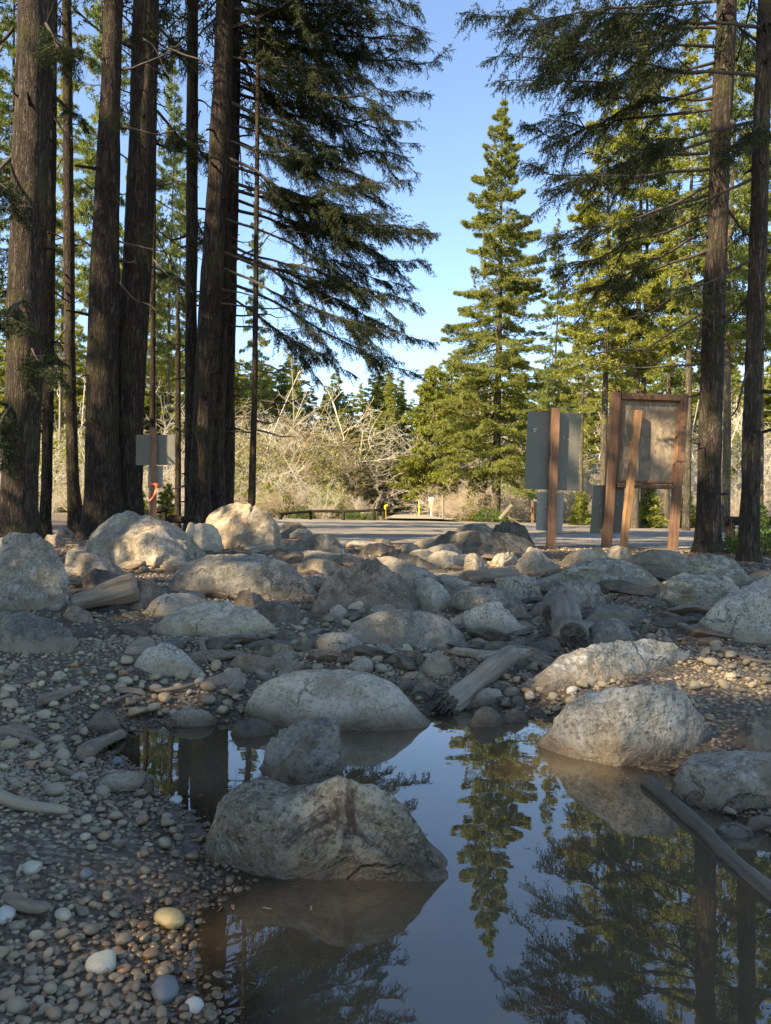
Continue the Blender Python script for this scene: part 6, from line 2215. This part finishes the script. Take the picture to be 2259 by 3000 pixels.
# loose stake leaning in front
mb = MB()
p, q = kpt(1345, 1200, -.32), kpt(1379.5, 887, -.10)
beam(mb, p, q, 14 * m1, 11 * m1, .004, rad(12))
sk = mb.build('wooden_stake', M_BRACE, (p[0], p[1], ground_z(p[0], p[1])))
tag(sk, 'orange brown timber stake leaning in front of the plywood notice board', 'stake')

# sign on the left
DL = 12.0
m1 = DL / F
pb, pt_ = px(333.5, 1135, DL), px(332.0, 924.5, DL)
root = np.array([pb[0], pb[1], ground_z(pb[0], pb[1])])
o = empty('road_sign', root, 'small square sign with rounded corners seen from behind among the left trunks', 'sign')
mb = MB()
beam(mb, [pb[0], pb[1], root[2] - .2], pt_, 11.5 * m1, 11.5 * m1, .005, rad(24))
mb.build('post', M_POST, root, o)
mb = MB()
rounded_sheet(mb, px(335.7, 972, DL + .065), np.array([42 * m1, 0, 0.7 * m1]), np.array([-.3 * m1, 0, 33 * m1]), .02, .004)
mb.build('panel', M_SIGN, root, o)
mb = MB()
rounded_sheet(mb, px(336, 1030, DL + .064), np.array([16 * m1, 0, .2 * m1]), np.array([0, 0, 24 * m1]), .008, .004)
lp = mb.build('lower_panel', M_SIGN_L, root, o)
lp['label'] = 'narrow pale panel under the square panel'
bolt_at(px(358.5, 965, DL + .062), o, root, .008)
# orange flagging tape tied round that post
mb = MB()
for du, dv in ((0, 0),):
    zc = px(334, 1046.5, DL)
    w = 12.6 * m1 * .62
    th = np.linspace(0, 2 * np.pi, 17)[:-1] + rad(24)
    lo = np.array([[zc[0] + w * 1.14 * max(min(math.cos(t) * 1.35, 1), -1), zc[1] + w * 1.14 * max(min(math.sin(t) * 1.35, 1), -1), zc[2] - .017 + .004 * math.sin(3 * t)] for t in th])
    hi = lo + np.array([0, 0, .034])
    mb.add(np.vstack([lo, hi]), [(i, (i + 1) % 16, 16 + (i + 1) % 16, 16 + i) for i in range(16)], 0, False)
tail = [px(u, v, DL - .085 - i * .004) for i, (u, v) in enumerate(((337, 1048), (337.5, 1056), (335, 1066), (330, 1074), (324, 1081), (321.5, 1083)))]
tail = resample(tail, 12)
wd = np.linspace(.012, .022, 12)
lo = tail + np.stack([-wd, 0 * wd, -wd * .3], 1)
hi = tail + np.stack([wd, .008 * np.sin(np.arange(12)), wd * .3], 1)
mb.add(np.vstack([lo, hi]), [(i, i + 1, 13 + i, 12 + i) for i in range(11)], 0, True)
tag(mb.build('ribbon', M_RIBBON, (zc[0], zc[1], zc[2])), 'orange flagging tape tied round the left sign post', 'tape')

# ------------------------------------------------------------------ rail fences


def rail_fence(label, posts, rails, d, pr, rr_, name='rail_fence'):
    r0 = px(*posts[0][:2], d)
    root = np.array([r0[0], r0[1], ground_z(r0[0], r0[1])])
    o = empty(name, root, label, 'fence')
    for i, (u, v, dd) in enumerate(posts):
        t = px(u, v, d + dd)
        mb = MB()
        g = ground_z(t[0], t[1])
        tube(mb, [(t[0], t[1], g - .2), (t[0], t[1], (g + t[2]) / 2), tuple(t)], pr, 8, 0, .08, i)
        mb.build('post', M_BARK, root, o)
    for i, (p, q) in enumerate(rails):
        mb = MB()
        tube(mb, resample([px(p[0], p[1], d + p[2]), px(q[0], q[1], d + q[2])], 8, .03, i), rr_, 8, 0, .1, i)
        mb.build('rail', M_BARK, root, o)
    return o


rail_fence('low log rail fence along the far left edge of the lot', [(671, 1106, 0), (742, 1106, 0), (808, 1104, 0), (829, 1103, 3), (606, 1111, -2)], [((600, 1110.5, -2), (672, 1104.5, 0)), ((670, 1104, 0), (744, 1104.4, 0)), ((740, 1104.8, 0), (809, 1102, 0)), ((806, 1102, 0), (831, 1101.5, 3))], 45, .11, .085)
rail_fence('thick log barrier between the two right hand trunks', [(1578, 1128, 0), (1640, 1130, 0)], [((1565, 1124.5, 0), (1700, 1127, 0))], 15.5, .10, .085, 'log_barrier')
rail_fence('dark log barrier behind the left sign', [(356, 1106, 0), (318, 1110, 0)], [((316, 1108, 0), (364, 1100, 0))], 19, .07, .06, 'log_barrier')

# ------------------------------------------------------------------ small things across the lot
dS = 55.0
m1 = dS / F


def flat_rect(mb, u0, v0, u1, v1, d, th=.02, mat=0):
    slab(mb, [px(u0, v0, d), px(u1, v0, d), px(u1, v1, d), px(u0, v1, d)], 0, th, mat)


x, y, g = at_px(931.5, dS)
root = np.array([x, y, g])
o = empty('trail_sign', root, 'small white and yellow trail sign at the mouth of the gravel path', 'sign')
mb = MB()
beam(mb, (x, y + .05, g - .2), px(931.3, 1075, dS + .05), .07, .07, .004)
mb.build('post', M_WHITE, root, o)
mb = MB(); flat_rect(mb, 926, 1074, 936.8, 1083.2, dS); mb.build('white_panel', M_WHITE, root, o)
mb = MB(); flat_rect(mb, 927.5, 1083.4, 936.0, 1085.0, dS); mb.build('maroon_band', M_PURPLE, root, o)
mb = MB(); flat_rect(mb, 926.8, 1085.2, 935.8, 1094.2, dS); yp = mb.build('notice_panel', M_WHITE, root, o)
mb = MB(); flat_rect(mb, 927.2, 1089.4, 935.4, 1093.9, dS - .005, .004); mb.build('yellow_panel', M_YELLOW, root, yp)
mb = MB()
for v in (1076.2, 1078.2, 1080.2): flat_rect(mb, 928.2, v, 934.8, v + .7, dS - .005, .003)
mb.build('lettering', M_INK, root, o)
mb = MB(); flat_rect(mb, 929.2, 1094.8, 932.9, 1099.2, dS); mb.build('small_panel', M_WHITE, root, o)
# yellow posts
x, y, g = at_px(905.8, 56)
mb = MB(); tube(mb, [(x, y, g - .2), (x, y, g + .5), px(905.6, 1080, 56)], .055, 10)
tag(mb.build('gate_post', M_YELLOW, (x, y, g)), 'slim yellow gate post on the right of the gravel path', 'post')
x, y, g = at_px(832.5, 53)
mb = MB()
tube(mb, [(x, y, g - .2), (x, y, g + .2), px(832.5, 1092, 53)], .08, 10)
p, q = px(831.5, 1092.8, 53), px(838, 1092.2, 53)
tube(mb, [p, (p + q) / 2, q], .07, 8)
tag(mb.build('gate_post', M_YELLOW, (x, y, g)), 'short yellow gate stub with an arm on the left of the gravel path', 'post')
# leaning plank, stump and slim posts before the tall fir
mb = MB(); beam(mb, px(1079, 1121, 43), px(1105.5, 1090, 43), .16, .12, .01)
p = px(1079, 1121, 43)
tag(mb.build('leaning_plank', M_LOGBARK, p), 'pale plank leaning at the far edge of the lot right of the tall fir', 'plank')
x, y, g = at_px(1052, 45)
mb = MB(); tube(mb, resample([(x, y, g - .1), (x - .02, y, g + .3), (x - .1, y, g + .62), (x - .16, y, g + .72)], 10), np.linspace(.13, .03, 10), 8, 0, .3, 3)
tag(mb.build('tree_stump', M_TWIG, (x, y, g)), 'charred slim stump left of the tall pointed fir', 'stump')
x, y, g = at_px(957.5, 47)
mb = MB(); tube(mb, [(x, y, g - .2), (x, y, g + .6), px(957, 1070, 47)], .075, 8, 0, .1)
tag(mb.build('wooden_post', M_LOGBARK, (x, y, g)), 'pale wooden post at the right of the path mouth', 'post')
x, y, g = at_px(1151, 44)
root = np.array([x, y, g])
o = empty('trail_sign', root, 'little white and green notice on a brown post behind the tall sheet metal sign', 'sign')
mb = MB(); beam(mb, (x, y, g - .2), px(1151, 1056, 44), .13, .10, .008); mb.build('post', M_POST, root, o)
mb = MB(); flat_rect(mb, 1152.8, 1061, 1160, 1071.5, 43.9, .02); mb.build('panel', plain_mat('green_panel', (.3, .42, .3)), root, o)
mb = MB(); flat_rect(mb, 1152.8, 1072, 1160, 1083, 43.9, .02); mb.build('panel', M_WHITE, root, o)
